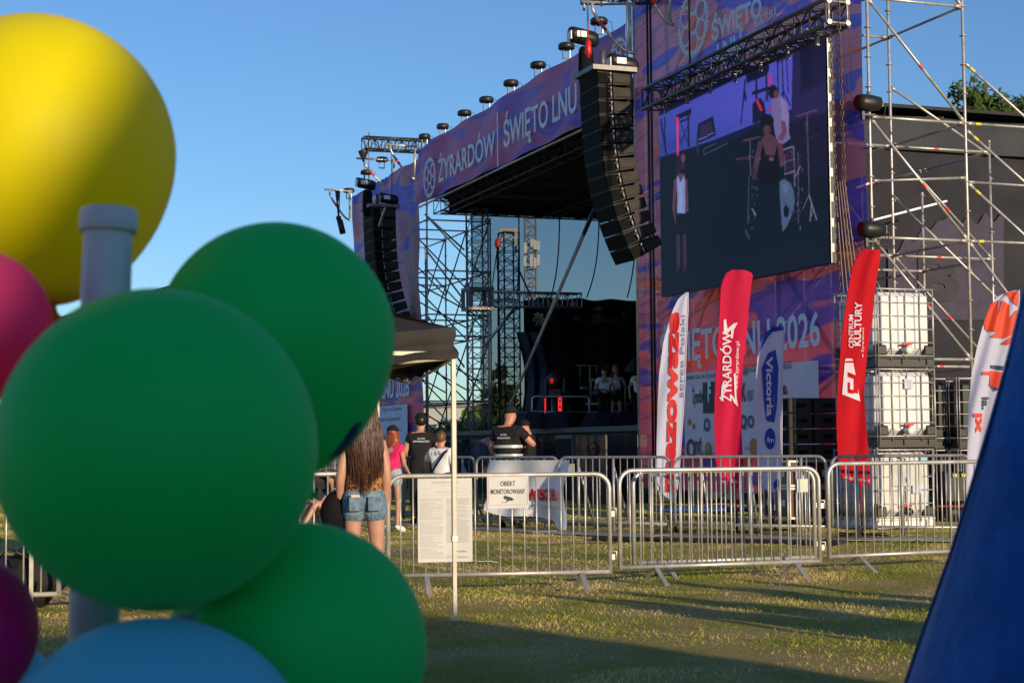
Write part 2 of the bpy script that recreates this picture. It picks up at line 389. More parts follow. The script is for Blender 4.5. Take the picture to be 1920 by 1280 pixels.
for k in range(5):
    z = LV[k]
    member(sr, 'diagonal_brace', (UU[0], WW[1], z), (UU[0], WW[0], z+2), tape='r')
    member(sr, 'diagonal_brace', (UU[2], WW[0], z), (UU[2], WW[1], z+2))
    member(sr, 'diagonal_brace', (UU[4], WW[0], z), (UU[4], WW[1], z+2))
    member(sr, 'diagonal_brace', (UU[0], WW[0], z), (UU[1], WW[0], z+2))
    member(sr, 'diagonal_brace', (UU[3], WW[0], z), (UU[2], WW[0], z+2))
    if k < 3: member(sr, 'diagonal_brace', (UU[1], WW[2], z), (UU[1], WW[1], z+2), m=GALV2, tape='r')
# ballast arms leaning out to the right
member(sr, 'outrigger_brace', (UU[1], WW[1], 7.75), (UU[1], WW[2], 6.6))
member(sr, 'outrigger_brace', (UU[0], WW[1], 7.7), (UU[0], 4.6, 5.95), tape='y')
member(sr, 'outrigger_brace', (UU[0], WW[1], 6.55), (UU[0], 5.2, 4.35), tape='y')
member(sr, 'outrigger_brace', (UU[0], WW[1], 5.65), (UU[0], 5.4, 3.2), tape='y')
member(sr, 'outrigger_brace', (UU[0], WW[1], 4.65), (UU[0], 5.1, 1.3))
member(sr, 'outrigger_brace', (UU[1], WW[1], 5.75), (UU[1], 5.6, 2.9))
for z in (4.65, 6.65, 2.65):
    member(sr, 'ledger', (UU[0], WW[1], z), (UU[0], 5.9, z), tape='y')
member(sr, 'ledger', (UU[0], WW[0], 5.58), (UU[0], WW[1], 5.72), m=GALV2)
member(sr, 'ledger', (UU[0], WW[1], 5.65), (UU[0], 5.9, 5.62), m=GALV2, tape='r')
member(sr, 'diagonal_brace', (UU[1], WW[0], 6.4), (UU[3], WW[1], 4.0))
member(sr, 'diagonal_brace', (UU[1], 1.2, 5.1), (UU[2], WW[2], 2.6))
cb = MB()
for dx in (0, .05, .13):
    cb.path([S(UU[1], .9+dx, 11.5), S(UU[1], 1.05+dx*2, 9.2), S(UU[1], 1.25+dx, 7), S(UU[1], 1.2+dx, 4.5), S(UU[1], 1.15, 2.0)], .009, 5)
cb.build('cable', BPLAST, sr)

# left scaffold wing
sl = thing('scaffold_tower', 'distant scaffold wing braced behind the left purple banner, sky showing through it', 'scaffold', S(24, 1, 0))
UL = [23.75, 26.0, 28.3, 30.6]; WL = [0.25, 2.3]
for i, u in enumerate(UL):
    for j, ww in enumerate(WL): upright(sl, u, ww, .05, 10.2 if j == 0 else 8.3, m=GALV if i == 0 else GALV2)
for z in [.65, 1.65, 2.65, 4.65, 6.65, 5.3, 8.2]:
    for i, u in enumerate(UL):
        if z in (1.65, 5.3) and i > 1: continue
        member(sl, 'ledger', (u, WL[0], z), (u, WL[1], z), m=GALV2, heads=False)
        if i < 3:
            for j in (0, 1): member(sl, 'ledger', (u, WL[j], z), (UL[i+1], WL[j], z), m=DSTEEL, heads=False)  # dark steel on these ledgers and the braces below stands in for shade
for k, z in enumerate([.65, 2.65, 4.65, 6.3]):
    for i, u in enumerate(UL[:3]):
        member(sl, 'diagonal_brace', (u, WL[1], z), (u, WL[0], z+2), m=GALV2 if i == 0 else DSTEEL, heads=False)
        member(sl, 'diagonal_brace', (u, WL[1], z+2), (UL[i+1], WL[1], z), m=DSTEEL, heads=False)
        if k < 3: member(sl, 'diagonal_brace', (UL[i+1], WL[0], z+2), (u, WL[1], z+.4), m=DSTEEL, heads=False)
for (x0, y0, x1, y1) in ((800, 392, 724, 550), (795, 400, 872, 470), (800, 470, 868, 560), (872, 690, 800, 590)):
    u0, z0 = PW(x0, y0, .1); u1, z1 = PW(x1, y1, .1)
    if x0 == 800 and x1 == 724: member(sl, 'outrigger_brace', (u0, -1.2, z0), (u1-1.2, -1.2, z1), heads=False, r=.035)
    else:
        u0 = u1 = 23.75
        w0, z0 = PU(x0, y0, 23.75); w1, z1 = PU(x1, y1, 23.75)
        member(sl, 'diagonal_brace', (u0, w0, z0), (u1, w1, z1), heads=False, r=.03)

# ================================================================ stage deck, roof, curtains
st = thing('stage_deck', 'black stage platform between the two banner towers with dark skirting along its front', 'stage', S(16, 6, 0))
MB().box(S(15.8, 6.2, 1.64), 15.6, 11.8, .12, (D1, D2, ZV)).build('deck_floor', mat('stage_floor', (.018, .018, .02), .55, 0, var=.2), st)
SKT = mat('sunlit_black_drape', (.045, .037, .032), .8, 0, var=.25, scale=2, bump=.8, bscale=4, spec=.2)  # brownish base colour paints sunlight onto the black skirting
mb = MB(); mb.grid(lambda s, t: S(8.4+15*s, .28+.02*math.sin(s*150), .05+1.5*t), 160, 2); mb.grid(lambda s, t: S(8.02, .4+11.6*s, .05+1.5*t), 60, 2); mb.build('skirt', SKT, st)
mb = MB()
for k in range(8):
    for ww in (.6, 4, 8, 12): mb.tube(S(8.4+2.1*k, ww, .02), S(8.4+2.1*k, ww, 1.57), .025, 6)
mb.build('support_frame', DSTEEL, st)
rf = thing('stage_roof', 'black flat truss roof spanning the stage above the header banner, on lattice corner columns', 'stage roof', S(16, 6, 0))
RM = mat('roof_tarpaulin', (.012, .012, .014), .75, 0, var=.3, bump=.5, bscale=2)
ch = MB(); la = MB()
MB().box(S(16, 6.3, 8.98), 16.4, 12.2, .08, (D1, D2, ZV)).build('roof_sheet', RM, rf)
mb = MB(); mb.box(S(16, 12.35, 8.7), 16.4, .06, .5, (D1, D2, ZV)); mb.box(S(24.15, 6.5, 8.72), .05, 10.8, .42, (D1, D2, ZV)); mb.build('roof_valance', RM, rf)
for ww in (.75, 4.2, 7.8, 11.6): truss(ch, la, S(8, ww, 8.62), S(24, ww, 8.62), D2*.2, ZV*.2, 22, .024, .012)
for u in (8.4, 12, 16, 20, 23.7): truss(ch, la, S(u, .75, 8.62), S(u, 11.9, 8.62), D1*.2, ZV*.2, 16, .024, .012)
ch.build('roof_truss', DSTEEL, rf); la.build('truss_lattice', DSTEEL, rf)
mb = MB(); mb.tube(S(8.1, -.02, 8.56), S(23.7, -.02, 8.56), .03, 8); mb.build('lower_rail', ALU, rf)
for (u, ww) in ((23.3, 1.72), (8.6, 1.0), (23.4, 11.5), (8.6, 11.5)):
    ch = MB(); la = MB(); truss(ch, la, S(u, ww, .05), S(u, ww, 8.5), D1*.26, D2*.26, 26, .028, .013)
    c = ch.build('column', GALV2, rf); la.build('column_lattice', GALV2, c)
    if u == 23.3:
        sb = MB()
        for z in (5.45, 6.05): sb.box(S(u, ww, z), .8, .8, .1, (D1, D2, ZV))
        for a in (-1, 1):
            for b_ in (-1, 1): sb.box(S(u+a*.35, ww+b_*.35, 5.75), .1, .1, .52, (D1, D2, ZV))
        sb.build('sleeve_block', ALU, rf)
ch = MB(); la = MB(); truss(ch, la, S(23.1, 2.1, 5.75), S(23.1, 5.0, 5.75), D1*.2, ZV*.22, 9, .028, .016)
c = ch.build('cross_beam', ALU, rf); la.build('beam_lattice', ALU, c)
# poles bracing the roof
bm = thing('telescopic_boom', 'long tan pole slanting from the speaker array down behind the guard in the vest', 'pole', PD(905, 900, 37.5))
a = PD(1118, 384, 33); b = PD(953, 768, 36.5); e = b+(b-a)*.32
mb = MB(); k0 = a+(b-a)*.13; mb.tube(k0, b, .042, 8, r2=.026); mb.build('pole_tube', mat('dusty_pole', (.46, .42, .36), .5, .2, var=.15), bm)
mb = MB(); mb.tube(a, k0, .046, 8); mb.build('dark_section', BPLAST, bm); mb = MB(); mb.tube(b, e, .03, 6); mb.build('dark_section', BPLAST, bm)
mb = MB(); mb.ell(b, .055, .055, .09); mb.build('pole_joint', WHITEP, bm)
mb = MB(); mb.tube(PD(968, 574, 50.3), PD(905, 652, 50.2), .045, 8); mb.build('diagonal_pole', ALU, rf)
def gauze():
    g = mat('blue_gauze', (.10, .12, .15), .8, 0, var=.25, scale=.6, alpha=.66, bump=.8, bscale=.8)
    t = thing('side_curtain', 'see-through mesh side wall of the stage with black drape along its lower half', 'curtain', S(24.2, 6, 1.7))
    mb = MB(); mb.grid(lambda s, q: S(24.3+.25*math.sin(s*7)*q*(1-q)*2, 1.9+10*s, 5.75+2.85*q), 40, 8); mb.build('mesh_panel', g, t)
    mb = MB()
    for x0, x1 in ((973, 970), (1049, 1033), (1123, 1100), (1192, 1176)):
        pts = []
        for k in range(9):
            s = k/8; px = x0+(x1-x0)*s**3; py = 388+170*s
            pts.append((PU(px, py, 24.1)))
        mb.path([S(24.1, p[0], p[1]) for p in pts], .022, 5)
    mb.build('seam', BPLAST, t)
    mb = MB(); mb.grid(lambda s, q: S(24.05+.05*math.sin(s*90)+.12*math.sin(s*31), 3.5+8.5*s, 1.7+(4.12+.04*math.sin(s*37))*q), 220, 6); mb.build('drape', BCLOTH, t)
    mb = MB(); mb.grid(lambda s, q: S(24.0+.06*math.sin(s*60)+.05*math.sin(q*9+s*20), 3.9+8*s, 5.15+(.75+.03*math.sin(s*43))*q), 160, 8)
    mb.build('drape_roll', mat('gathered_black_vinyl', (.022, .02, .018), .35, 0, var=.3, bump=.8, bscale=6), t)
    mb = MB(); mb.grid(lambda s, q: S(24.2, 2.1+1.6*s, 1.7+4*q+.2*math.sin(s*3)), 10, 6); mb.build('lower_mesh', mat('dark_gauze', (.02, .022, .026), .8, 0, var=.2, alpha=.72), t)
    mb = MB(); mb.grid(lambda s, q: S(23.8+.1*math.sin(q*5)+.06*math.sin(s*12), 3.2+.85*s*(1-.15*q)+.25*math.sin(q*3.5), 1.8+3.0*q+.5*s*(1-q)), 24, 20)
    mb.build('hanging_sheet', mat('blue_black_sheet', (.02, .05, .10), .45, 0, var=.35, scale=1.6, bump=.9, bscale=2.2), t)
    mb = MB(); rc = random.Random(8); c_ = S(23.2, 3.72, 5.2)
    P_ = [c_+D1*rc.uniform(-.1, .1)+D2*rc.uniform(-.26, .26)+ZV*rc.uniform(-.3, .2) for _ in range(26)]
    for _ in range(40): a_, b_, d_ = rc.sample(P_, 3); mb.poly([a_, a_+(b_-a_)*.55, a_+(d_-a_)*.55])
    mb.build('crumpled_cover', mat('crumpled_clear_plastic', (.42, .38, .30), .25, 0, var=.3, bump=1, bscale=9), t)
gauze()
mb = MB(); mb.grid(lambda s, q: S(8.2+15.8*s, 12.2+.06*math.sin(s*170), 1.7+7.1*q), 300, 3)
tag(mb.build('stage_curtain', BCLOTH), 'plain black curtain closing the back of the stage', 'curtain')
# near side cladding of the backstage (right of the picture)
t = thing('backstage_wall', 'long dark mesh wall behind the right scaffold with a faded purple banner on it', 'fabric wall', S(7.6, 6, 0))
CLAD = mat('dark_mesh_fabric', (.032, .033, .042), .8, 0, var=.2, scale=.8, bump=.5, bscale=1.5, spec=.2)
CLAD2 = mat('dark_blue_tarpaulin', (.020, .025, .036), .6, 0, var=.25, scale=.8, bump=.8, bscale=1.2, spec=.3)
mb = MB(); mb.grid(lambda s, q: S(6.9+.06*math.sin(s*9+q*3), 1.2+20*s, .1+7.75*q), 60, 10); mb.build('mesh_panel', CLAD, t)
mb = MB(); mb.grid(lambda s, q: S(6.75+.10*(1-q)*q+.03*math.sin(s*40), 1.2+20*s, 7.75+(.75+.015*math.sin(s*50))*q), 80, 8)
mb.grid(lambda s, q: S(6.75+10*q, 1.2+20*s, 8.5-.3*q), 10, 4); mb.build('roof_flap', CLAD2, t)
PURP = mat('faded_purple_print', (.046, .040, .072), .8, 0, var=.15, scale=3)
PURD = mat('dark_purple_print', (.034, .031, .040), .8, 0, var=.15, scale=3)
def pu_poly(pts, u): return [S(u, *PU(x, y, u)) for x, y in pts]
mb = MB(); cl = []
for k in range(0, 41):
    x = 1665+(1882-1665)*k/40; base = 470-(x-1665)*.62 if x < 1780 else 412-(x-1780)*.12
    cl.append((x, base+9*abs(math.sin(x*.085))+6*math.sin(x*.21)))
mb.poly(pu_poly(cl+[(1882, 600), (1700, 600), (1665, 560)], 6.8)); mb.build('faded_banner', PURP, t)
mb = MB(); o1 = PU(1722, 560, 6.78); o2 = PU(1800, 560, 6.78)
text_on(mb, 'B', lambda s, q: S(6.77, o1[0]+(o2[0]-o1[0])*s, o1[1]+1.05*q), .05); mb.build('letter', PURD, t)
mb = MB()
for (x, y) in ((1742, 412), (1768, 420), (1850, 408)):
    pts = [(x+14*math.cos(a)*(1+.3*math.sin(3*a)), y+14*math.sin(a)) for a in [k*math.pi/10 for k in range(20)]]
    mb.poly(pu_poly(pts, 6.775))
mb.v = mb.v[:0]; mb.f = []
mb = MB(); mb.grid(lambda s, q: S(6.3+.1*math.sin(s*20), 2.2+4.2*s, .1+(2.9+.8*math.sin(s*3.1))*q), 60, 6); mb.build('lower_drape', BCLOTH, t)

# ================================================================ banners
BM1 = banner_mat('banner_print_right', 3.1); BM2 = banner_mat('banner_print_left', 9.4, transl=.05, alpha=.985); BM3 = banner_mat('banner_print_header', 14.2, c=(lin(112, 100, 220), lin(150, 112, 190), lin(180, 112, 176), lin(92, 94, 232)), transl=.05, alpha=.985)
def wav(u, z, a=.05): return a*math.sin(u*1.7+z*.6)+a*.5*math.sin(u*4.3-z*2.1)
def ring(mb, cu, cz, w, r0, r1, n=40, a0=0, a1=2*math.pi):
    vs = []; fs = []
    for k in range(n+1):
        a = a0+(a1-a0)*k/n
        for r in (r0, r1): vs.append(S(cu+r*math.cos(a), w, cz+r*math.sin(a)))
    for k in range(n): fs.append((2*k, 2*k+1, 2*k+3, 2*k+2))
    mb.add(vs, fs)
def emblem(mb, cu, cz, w, r):
    ring(mb, cu, cz, w, r*.82, r*.93)
    for k in range(44):
        a = 2*math.pi*k/44; a2 = a+.085
        mb.poly([S(cu+r*.92*math.cos(a), w, cz+r*.92*math.sin(a)), S(cu+r*math.cos(a+.02), w, cz+r*math.sin(a+.02)), S(cu+r*math.cos(a+.05), w, cz+r*math.sin(a+.05)), S(cu+r*.92*math.cos(a2), w, cz+r*.92*math.sin(a2))])
    ring(mb, cu, cz, w+.001, r*.24, r*.30)
    for k in range(6):
        a = math.pi/2+k*math.pi/3; ring(mb, cu+r*.56*math.cos(a), cz+r*.56*math.sin(a), w+.002*(k % 2)+.002, r*.24, r*.31, 24)
# right tower banner
br = thing('stage_banner', 'huge purple and orange festival banner on the right tower around the video screen', 'banner', S(3.4, 0, 0))
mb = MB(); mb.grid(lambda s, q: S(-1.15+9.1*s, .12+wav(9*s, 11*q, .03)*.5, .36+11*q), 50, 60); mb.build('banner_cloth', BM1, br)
mb = MB(); wtext(mb, 'ŚWIĘTO LNU 2026', 1238, 681, 1538, .60, .02, bold=.02); mb.build('lettering', LPRINT, br)
mb = MB(); eu, ez = PW(1299, 44, .02); emblem(mb, eu, ez, .02, .70); mb.build('emblem', LPRINT, br)
mb = MB(); wtext(mb, 'ŚWIĘTO', 1334, 77, 1428, .38, .02, bold=.035); wtext(mb, 'LNU', 1344, 117, 1391, .36, .02, bold=.035)
wtext(mb, 'KULTURA', 1415, 51, 1457, .17, .02, bold=.01); wtext(mb, 'TRADYCJA', 1397, 82, 1444, .17, .02, bold=.01); mb.build('logo_lettering', LPRINT, br)
# sponsor board
bu0, bz0 = PW(1282, 700, .0); bu1 = _u_at(1534, 0, bz0); bzb = PW(1282, 857, 0)[1]
mb = MB(); mb.grid(lambda s, q: S(bu0+(bu1-bu0)*s, .0, bzb+(bz0-bzb)*q), 8, 8); mb.build('sponsor_board', mat('sponsor_white', lin(232, 232, 250), .6, 0, var=.06, scale=1.5, transl=.15), br)
BW = -.02
mb = MB(); wtext(mb, 'Święto Lnu w Żyrardowie współorganizuje', 1284, 712, 1402, .11, BW)
wtext(mb, 'SAMORZĄD WOJEWÓDZTWA MAZOWIECKIEGO', 1352, 702, 1484, .14, BW); mb.build('small_lettering', INK, br)
mb = MB(); wtext(mb, 'Żyrardów', 1298, 755, 1320, .26, BW, .03); wtext(mb, 'Samorząd', 1400, 738, 1412, .1, BW); wtext(mb, 'kultury', 1400, 745, 1411, .1, BW); wtext(mb, 'region', 1400, 751, 1411, .1, BW)
u, z = PW(1330, 745, BW); mb.poly([S(u-.3, BW, z-.3), S(u+.28, BW, z-.3), S(u+.28, BW, z+.3), S(u-.3, BW, z+.3)])
mb.build('sponsor_marks', INK, br)
mb = MB(); wtext(mb, 'F', 1327, 751, 1333, .36, BW-.008, .05); mb.build('mark_letter', LPRINT, br)
mb = MB(); wtext(mb, 'K', 1390, 751, 1398, .34, BW, .03); wtext(mb, 'ze.', 1462, 739, 1476, .24, BW, .03); wtext(mb, 'TVŻ', 1303, 850, 1315, .24, BW, .05)
ring(mb, *PW(1295, 841, BW), BW, .12, .2, 14); mb.build('red_marks', mat('maroon_ink', lin(120, 30, 60), .6, 0, var=0), br)
mb = MB()
for (x, y, h) in ((1292, 791, .07), (1300, 799, .06), (1327, 842, .15), (1412, 838, .17), (1356, 795, .12), (1380, 795, .12), (1500, 795, .1)):
    u, z = PW(x, y, BW); mb.poly([S(u+h*.9*math.cos(a), BW, z+h*math.sin(a)) for a in [k*math.pi/4+.4 for k in range(8)]])
mb.build('gold_marks', mat('ochre_ink', lin(190, 130, 50), .6, 0, var=0), br)
mb = MB()
for (x, y, h) in ((1325, 796, .13), (1393, 790, .13), (1407, 790, .12), (1476, 790, .14), (1490, 843, .12)):
    ring(mb, *PW(x, y, BW), BW, h*.55, h, 14)
for (x, y, x1) in ((1318, 806, 1332), (1316, 852, 1338), (1386, 806, 1400), (1396, 842, 1404)): wtext(mb, 'Żyrardów', x, y, x1, .07, BW)
mb.build('grey_marks', mat('slate_ink', lin(70, 80, 120), .6, 0, var=0), br)
# left tower banner
bl = thing('stage_banner', 'far left tower banner in purple and orange swirls, half hidden by the balloons', 'banner', S(27.8, 0, 0))
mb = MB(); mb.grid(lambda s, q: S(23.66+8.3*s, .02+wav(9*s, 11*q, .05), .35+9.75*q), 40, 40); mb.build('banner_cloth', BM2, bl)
mb = MB(); wtext(mb, 'ŚWIĘTO LNU 2026', 668, 752, 767, .60, -.1, .02); mb.build('lettering', LPRINT, bl)
lu0 = _u_at(700, -.1, 2); lu1 = _u_at(764, -.1, 2); lz0 = PW(764, 757, -.1)[1]
mb = MB(); mb.poly([S(lu0, -.1, .5), S(lu1, -.1, .5), S(lu1, -.1, lz0), S(lu0, -.1, lz0)]); mb.build('sponsor_board', mat('sponsor_white_far', lin(215, 220, 250), .6, 0, var=.1), bl)
mb = MB(); wtext(mb, 'Święto Lnu w Żyrardowie', 716, 771, 752, .12, -.115); wtext(mb, 'SAMORZĄD WOJEWÓDZTWA', 708, 790, 750, .1, -.115); mb.build('small_lettering', INK, bl)
mb = MB(); wtext(mb, 'BILETY', 664, 480, 684, .5, -.13, .03); mb.poly([S(*a) for a in [(PW(662, 484, -.11)[0], -.11, PW(662, 484, -.11)[1]), (PW(686, 478, -.11)[0], -.11, PW(686, 478, -.11)[1]), (PW(686, 462, -.11)[0], -.11, PW(686, 462, -.11)[1]), (PW(662, 466, -.11)[0], -.11, PW(662, 466, -.11)[1])]])
mb.v.clear(); mb.f.clear(); mb.m.clear(); mb.sm.clear()
mb = MB(); emblem(mb, *PW(702, 400, -.12), -.12, .62); mb.build('emblem', LPRINT, bl)
# header banner
bh = thing('header_banner', 'long purple header banner with pale lettering running across the stage roof', 'banner', S(16, 0, 8.6))
def hz(u): return 8.6
zt0 = PW(795, 273, -.1)[1]; zt1 = PW(1185, 36, -.1)[1]
HU0, HU1 = 7.9, 23.6
def hp(s, q):
    u = HU0+(HU1-HU0)*s; top = zt1+(zt0-zt1)*s; q2 = q
    return S(u, -.1+.05*math.sin(u*2.1+q*3)+.03*math.sin(q*11+u*.9), 8.6+(top-8.6)*q2)
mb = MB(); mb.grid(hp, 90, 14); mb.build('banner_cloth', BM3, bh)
HW = -.2
mb = MB(); wtext(mb, 'ŻYRARDÓW', 822, 342, 928, .64, HW, .015); wtext(mb, 'ŚWIĘTO LNU 2026', 944, 277, 1142, .68, HW, .015)
wtext(mb, '|', 932, 287, 934, 1.15, HW); mb.build('lettering', LPRINT, bh)
mb = MB(); emblem(mb, *PW(805, 333, HW), HW, .62); mb.build('emblem', LPRINT, bh); mb = MB(); emblem(mb, *PW(1160, 112, HW), HW, .5); mb.build('emblem', LPRINT, bh)
# ================================================================ video screen
def em(name, rgb, e=1.0):
    m_ = mat(name, lin(*rgb), .7, 0, var=0, emit=e, spec=.04); c = lin(*rgb); m_.node_tree.nodes['Principled BSDF'].inputs['Base Color'].default_value = (c[0]*.1, c[1]*.1, c[2]*.1, 1); return m_
SW = -.42
lt = thing('led_screen', 'large video screen showing a band, hung in front of the purple banner', 'screen', S(3.5, SW, 6))
def scr(x, y, o): return S(*(lambda uz: (uz[0], SW-o, uz[1]))(PW(x, y, SW-o)))
def spoly(mb, pts, o): return mb.poly([scr(x, y, o) for x, y in pts])
def pieces(mb, name, m, parent):
    for f in mb.f: q = MB(); q.poly([mb.v[i] for i in f]); q.build(name, m, parent)
c00 = PW(1243, 560, SW); c10 = PW(1558, 488, SW); c01 = PW(1234, 216, SW); c11 = PW(1546, 68, SW)
su0, su1 = (c00[0]+c01[0])/2, (c10[0]+c11[0])/2; sz0 = (c00[1]+c10[1])/2; sz1 = (c01[1]+c11[1])/2
DARKSCR = mat('screen_dark', (.008, .014, .024), .7, 0, var=.15, emit=.35, spec=.04)
mb = MB(); mb.box(S((su0+su1)/2, SW+.07, (sz0+sz1)/2), abs(su0-su1), .12, sz1-sz0, (D1, D2, ZV)); mb.build('screen_body', BLACK, lt)
mb = MB(); mb.poly([S(su0, SW, sz0), S(su1, SW, sz0), S(su1, SW, sz1), S(su0, SW, sz1)]); mb.build('screen_face', DARKSCR, lt)
mb = MB()
for k in range(9): mb.box(S(su1-.012, SW+.05, sz0+.25+(sz1-sz0)*k/9), .02, .05, .14, (D1, D2, ZV))
mb.box(S(su1-.02, SW+.02, (sz0+sz1)/2), .01, .015, sz1-sz0, (D1, D2, ZV)); mb.build('side_rail', GALV2, lt)
# the picture on the screen: painted into an array in the screen's own plane, softened like video, carried by a fine mesh
PX0, PY0, PW_, PH_ = 1228, 60, 336, 506
IMG = np.zeros((PH_*2, PW_*2, 3)); yy, xx = np.mgrid[0:PH_*2, 0:PW_*2]; XX = PX0+xx/2; YY = PY0+yy/2
def inside(pts):
    m_ = np.zeros(XX.shape, bool); n = len(pts)
    for k in range(n):
        (x0, y0), (x1, y1) = pts[k], pts[(k+1) % n]
        if y0 == y1: continue
        c = ((y0 > YY) != (y1 > YY)) & (XX < (x1-x0)*(YY-y0)/(y1-y0)+x0); m_ ^= c
    return m_
def fill(pts, rgb, a=1.0): m_ = inside(pts); IMG[m_] = IMG[m_]*(1-a)+np.array(rgb)*a
def ovl(cx, cy, rx, ry, rgb, a=1.0): m_ = ((XX-cx)/rx)**2+((YY-cy)/ry)**2 < 1; IMG[m_] = IMG[m_]*(1-a)+np.array(rgb)*a
def seg(x0, y0, x1, y1, wd, rgb, a=1.0):
    dx, dy = x1-x0, y1-y0; L2 = dx*dx+dy*dy; t_ = np.clip(((XX-x0)*dx+(YY-y0)*dy)/L2, 0, 1); m_ = (XX-x0-t_*dx)**2+(YY-y0-t_*dy)**2 < wd*wd; IMG[m_] = IMG[m_]*(1-a)+np.array(rgb)*a
def blur(n):
    global IMG
    for ax_ in (0, 1):
        A = np.zeros_like(IMG)
        for k in range(-n, n+1): A += np.roll(IMG, k, ax_)
        IMG = A/(2*n+1)
IMG[:] = (20, 27, 42); IMG += np.clip((YY-300)/260, 0, 1)[..., None]*np.array([-1, 2, 2]); m_ = (XX > 1480) & (YY < 330); IMG[m_] = (30, 26, 52)
fill([(1482, 95), (1550, 60), (1554, 210), (1482, 228)], (44, 36, 84)); fill([(1500, 90), (1550, 62), (1552, 150), (1500, 180)], (34, 29, 66)); blur(5)
VI = [(1228, 300), (1228, 221), (1398, 140), (1486, 100), (1484, 205), (1415, 232), (1340, 262)]
st_ = (np.sin((YY+XX*.46)*1.55)*5)[..., None]*np.array([.6, .6, 1]); vm_ = inside(VI); IMG[vm_] = (np.array([72, 78, 184])+st_+np.clip((XX-1240)/240, 0, 1)[..., None]*np.array([14, 8, 14])-np.clip((YY-200)/90, 0, 1)[..., None]*np.array([16, 8, 22]))[vm_]
fill([(1237, 288), (1280, 276), (1290, 250), (1252, 262), (1237, 268)], (56, 58, 150), .5)
D_ = (26, 28, 58)
for p in ([(1268, 216), (1296, 203), (1296, 214), (1280, 220), (1268, 226)], [(1305, 270), (1309, 232), (1337, 218), (1342, 254)], [(1397, 130), (1440, 111), (1442, 128), (1438, 141), (1400, 156)], [(1411, 232), (1411, 196), (1417, 186), (1427, 184), (1433, 196), (1437, 222)], [(1500, 92), (1520, 84), (1522, 160), (1503, 168)]): fill(p, D_)
fill([(1311, 262), (1313, 236), (1333, 226), (1336, 250)], (50, 40, 76)); fill([(1455, 108), (1482, 96), (1484, 104), (1456, 120)], D_, .7)
for a_ in ((1290, 215, 1291, 274, 1.6), (1275, 228, 1291, 272, .7), (1291, 232, 1276, 268, .7), (1276, 228, 1292, 222, 1.6), (1239, 225, 1249, 288, 1.5), (1246, 220, 1247, 285, 1), (1418, 150, 1418, 232, 2), (1436, 142, 1439, 190, 1.5), (1412, 175, 1442, 165, 3), (1418, 180, 1438, 228, .8), (1437, 180, 1420, 226, .8), (1458, 112, 1459, 200, 1), (1466, 106, 1469, 192, 1), (1397, 150, 1389, 232, 1.1), (1395, 168, 1398, 188, 1.8), (1474, 110, 1478, 175, .8), (1468, 172, 1458, 200, .9), (1469, 172, 1482, 198, .9), (1237, 296, 1305, 275, 1.2)): seg(*a_, D_)
seg(1270, 221, 1270.5, 290, 2.1, (205, 44, 98)); seg(1270, 221, 1270.5, 285, .9, (235, 80, 130)); seg(1444, 140, 1444, 160, 2.4, (214, 50, 112)); seg(1419, 188, 1427, 206, 2.4, (205, 46, 84)); ovl(1445, 205, 4, 3, (190, 40, 60))
for a_ in ((1309, 262, 1326, 256, .8, (130, 120, 190)), (1327, 254, 1338, 249, .8, (90, 130, 200)), (1319, 280, 1363, 258, .9, (62, 74, 110)), (1319, 280, 1320, 290, .9, (62, 74, 110)), (1320, 290, 1364, 268, 1.3, (54, 70, 104)), (1307, 262, 1308, 286, 1.6, (44, 54, 84))): seg(*a_)
fill([(1340, 262), (1415, 232), (1482, 206), (1484, 216), (1415, 244), (1345, 276)], (27, 28, 66))
# singer
K_ = (92, 62, 84); seg(1277, 295, 1279, 312, 5, (60, 38, 56)); seg(1273, 300, 1271, 335, 4.5, (44, 30, 48)); ovl(1281, 296, 4, 8, (104, 68, 84)); seg(1266, 338, 1263, 392, 3, K_); seg(1286, 338, 1288, 395, 2.6, K_); seg(1263, 392, 1268, 420, 2.4, K_, .8)
fill([(1268, 330), (1272, 326), (1284, 326), (1285, 398), (1269, 398)], K_); fill([(1268, 336), (1271, 330), (1276, 342), (1281, 330), (1284, 336), (1285, 400), (1269, 400), (1270, 365)], (128, 146, 198)); seg(1276, 346, 1276, 395, 3, (150, 166, 214), .6)
fill([(1268, 400), (1286, 400), (1289, 440), (1265, 441)], (24, 26, 40)); seg(1271, 442, 1272, 500, 3.4, (62, 48, 66)); seg(1283, 442, 1284, 500, 3.2, (62, 48, 66)); seg(1271, 500, 1269, 508, 3, (48, 40, 58)); seg(1284, 500, 1283, 507, 3, (48, 40, 58))
# standing man and drummer
fill([(1446, 180), (1457, 174), (1467, 182), (1477, 195), (1480, 218), (1479, 246), (1482, 260), (1472, 268), (1463, 272), (1455, 262), (1451, 240), (1447, 215)], (118, 104, 158)); fill([(1462, 182), (1472, 190), (1478, 215), (1477, 250), (1470, 258), (1466, 225)], (140, 126, 178), .8)
ovl(1449, 172, 9, 13, (28, 24, 40)); ovl(1455, 177, 5, 8, (92, 62, 78)); fill([(1464, 225), (1472, 228), (1476, 248), (1467, 264), (1458, 260), (1466, 246)], (104, 70, 92)); fill([(1450, 268), (1470, 270), (1474, 290), (1452, 292)], (22, 24, 40))
ovl(1438, 228, 13, 14, (20, 20, 32)); ovl(1438, 244, 7, 10, (84, 54, 66)); fill([(1424, 268), (1433, 254), (1446, 252), (1458, 262), (1467, 290), (1468, 308), (1458, 316), (1444, 304), (1436, 300), (1426, 300)], (88, 58, 74)); seg(1426, 268, 1416, 318, 5, (80, 52, 70)); seg(1463, 275, 1466, 305, 5, (86, 56, 74)); seg(1466, 308, 1446, 300, 4, (90, 60, 78)); seg(1416, 318, 1414, 334, 4, (70, 46, 64))
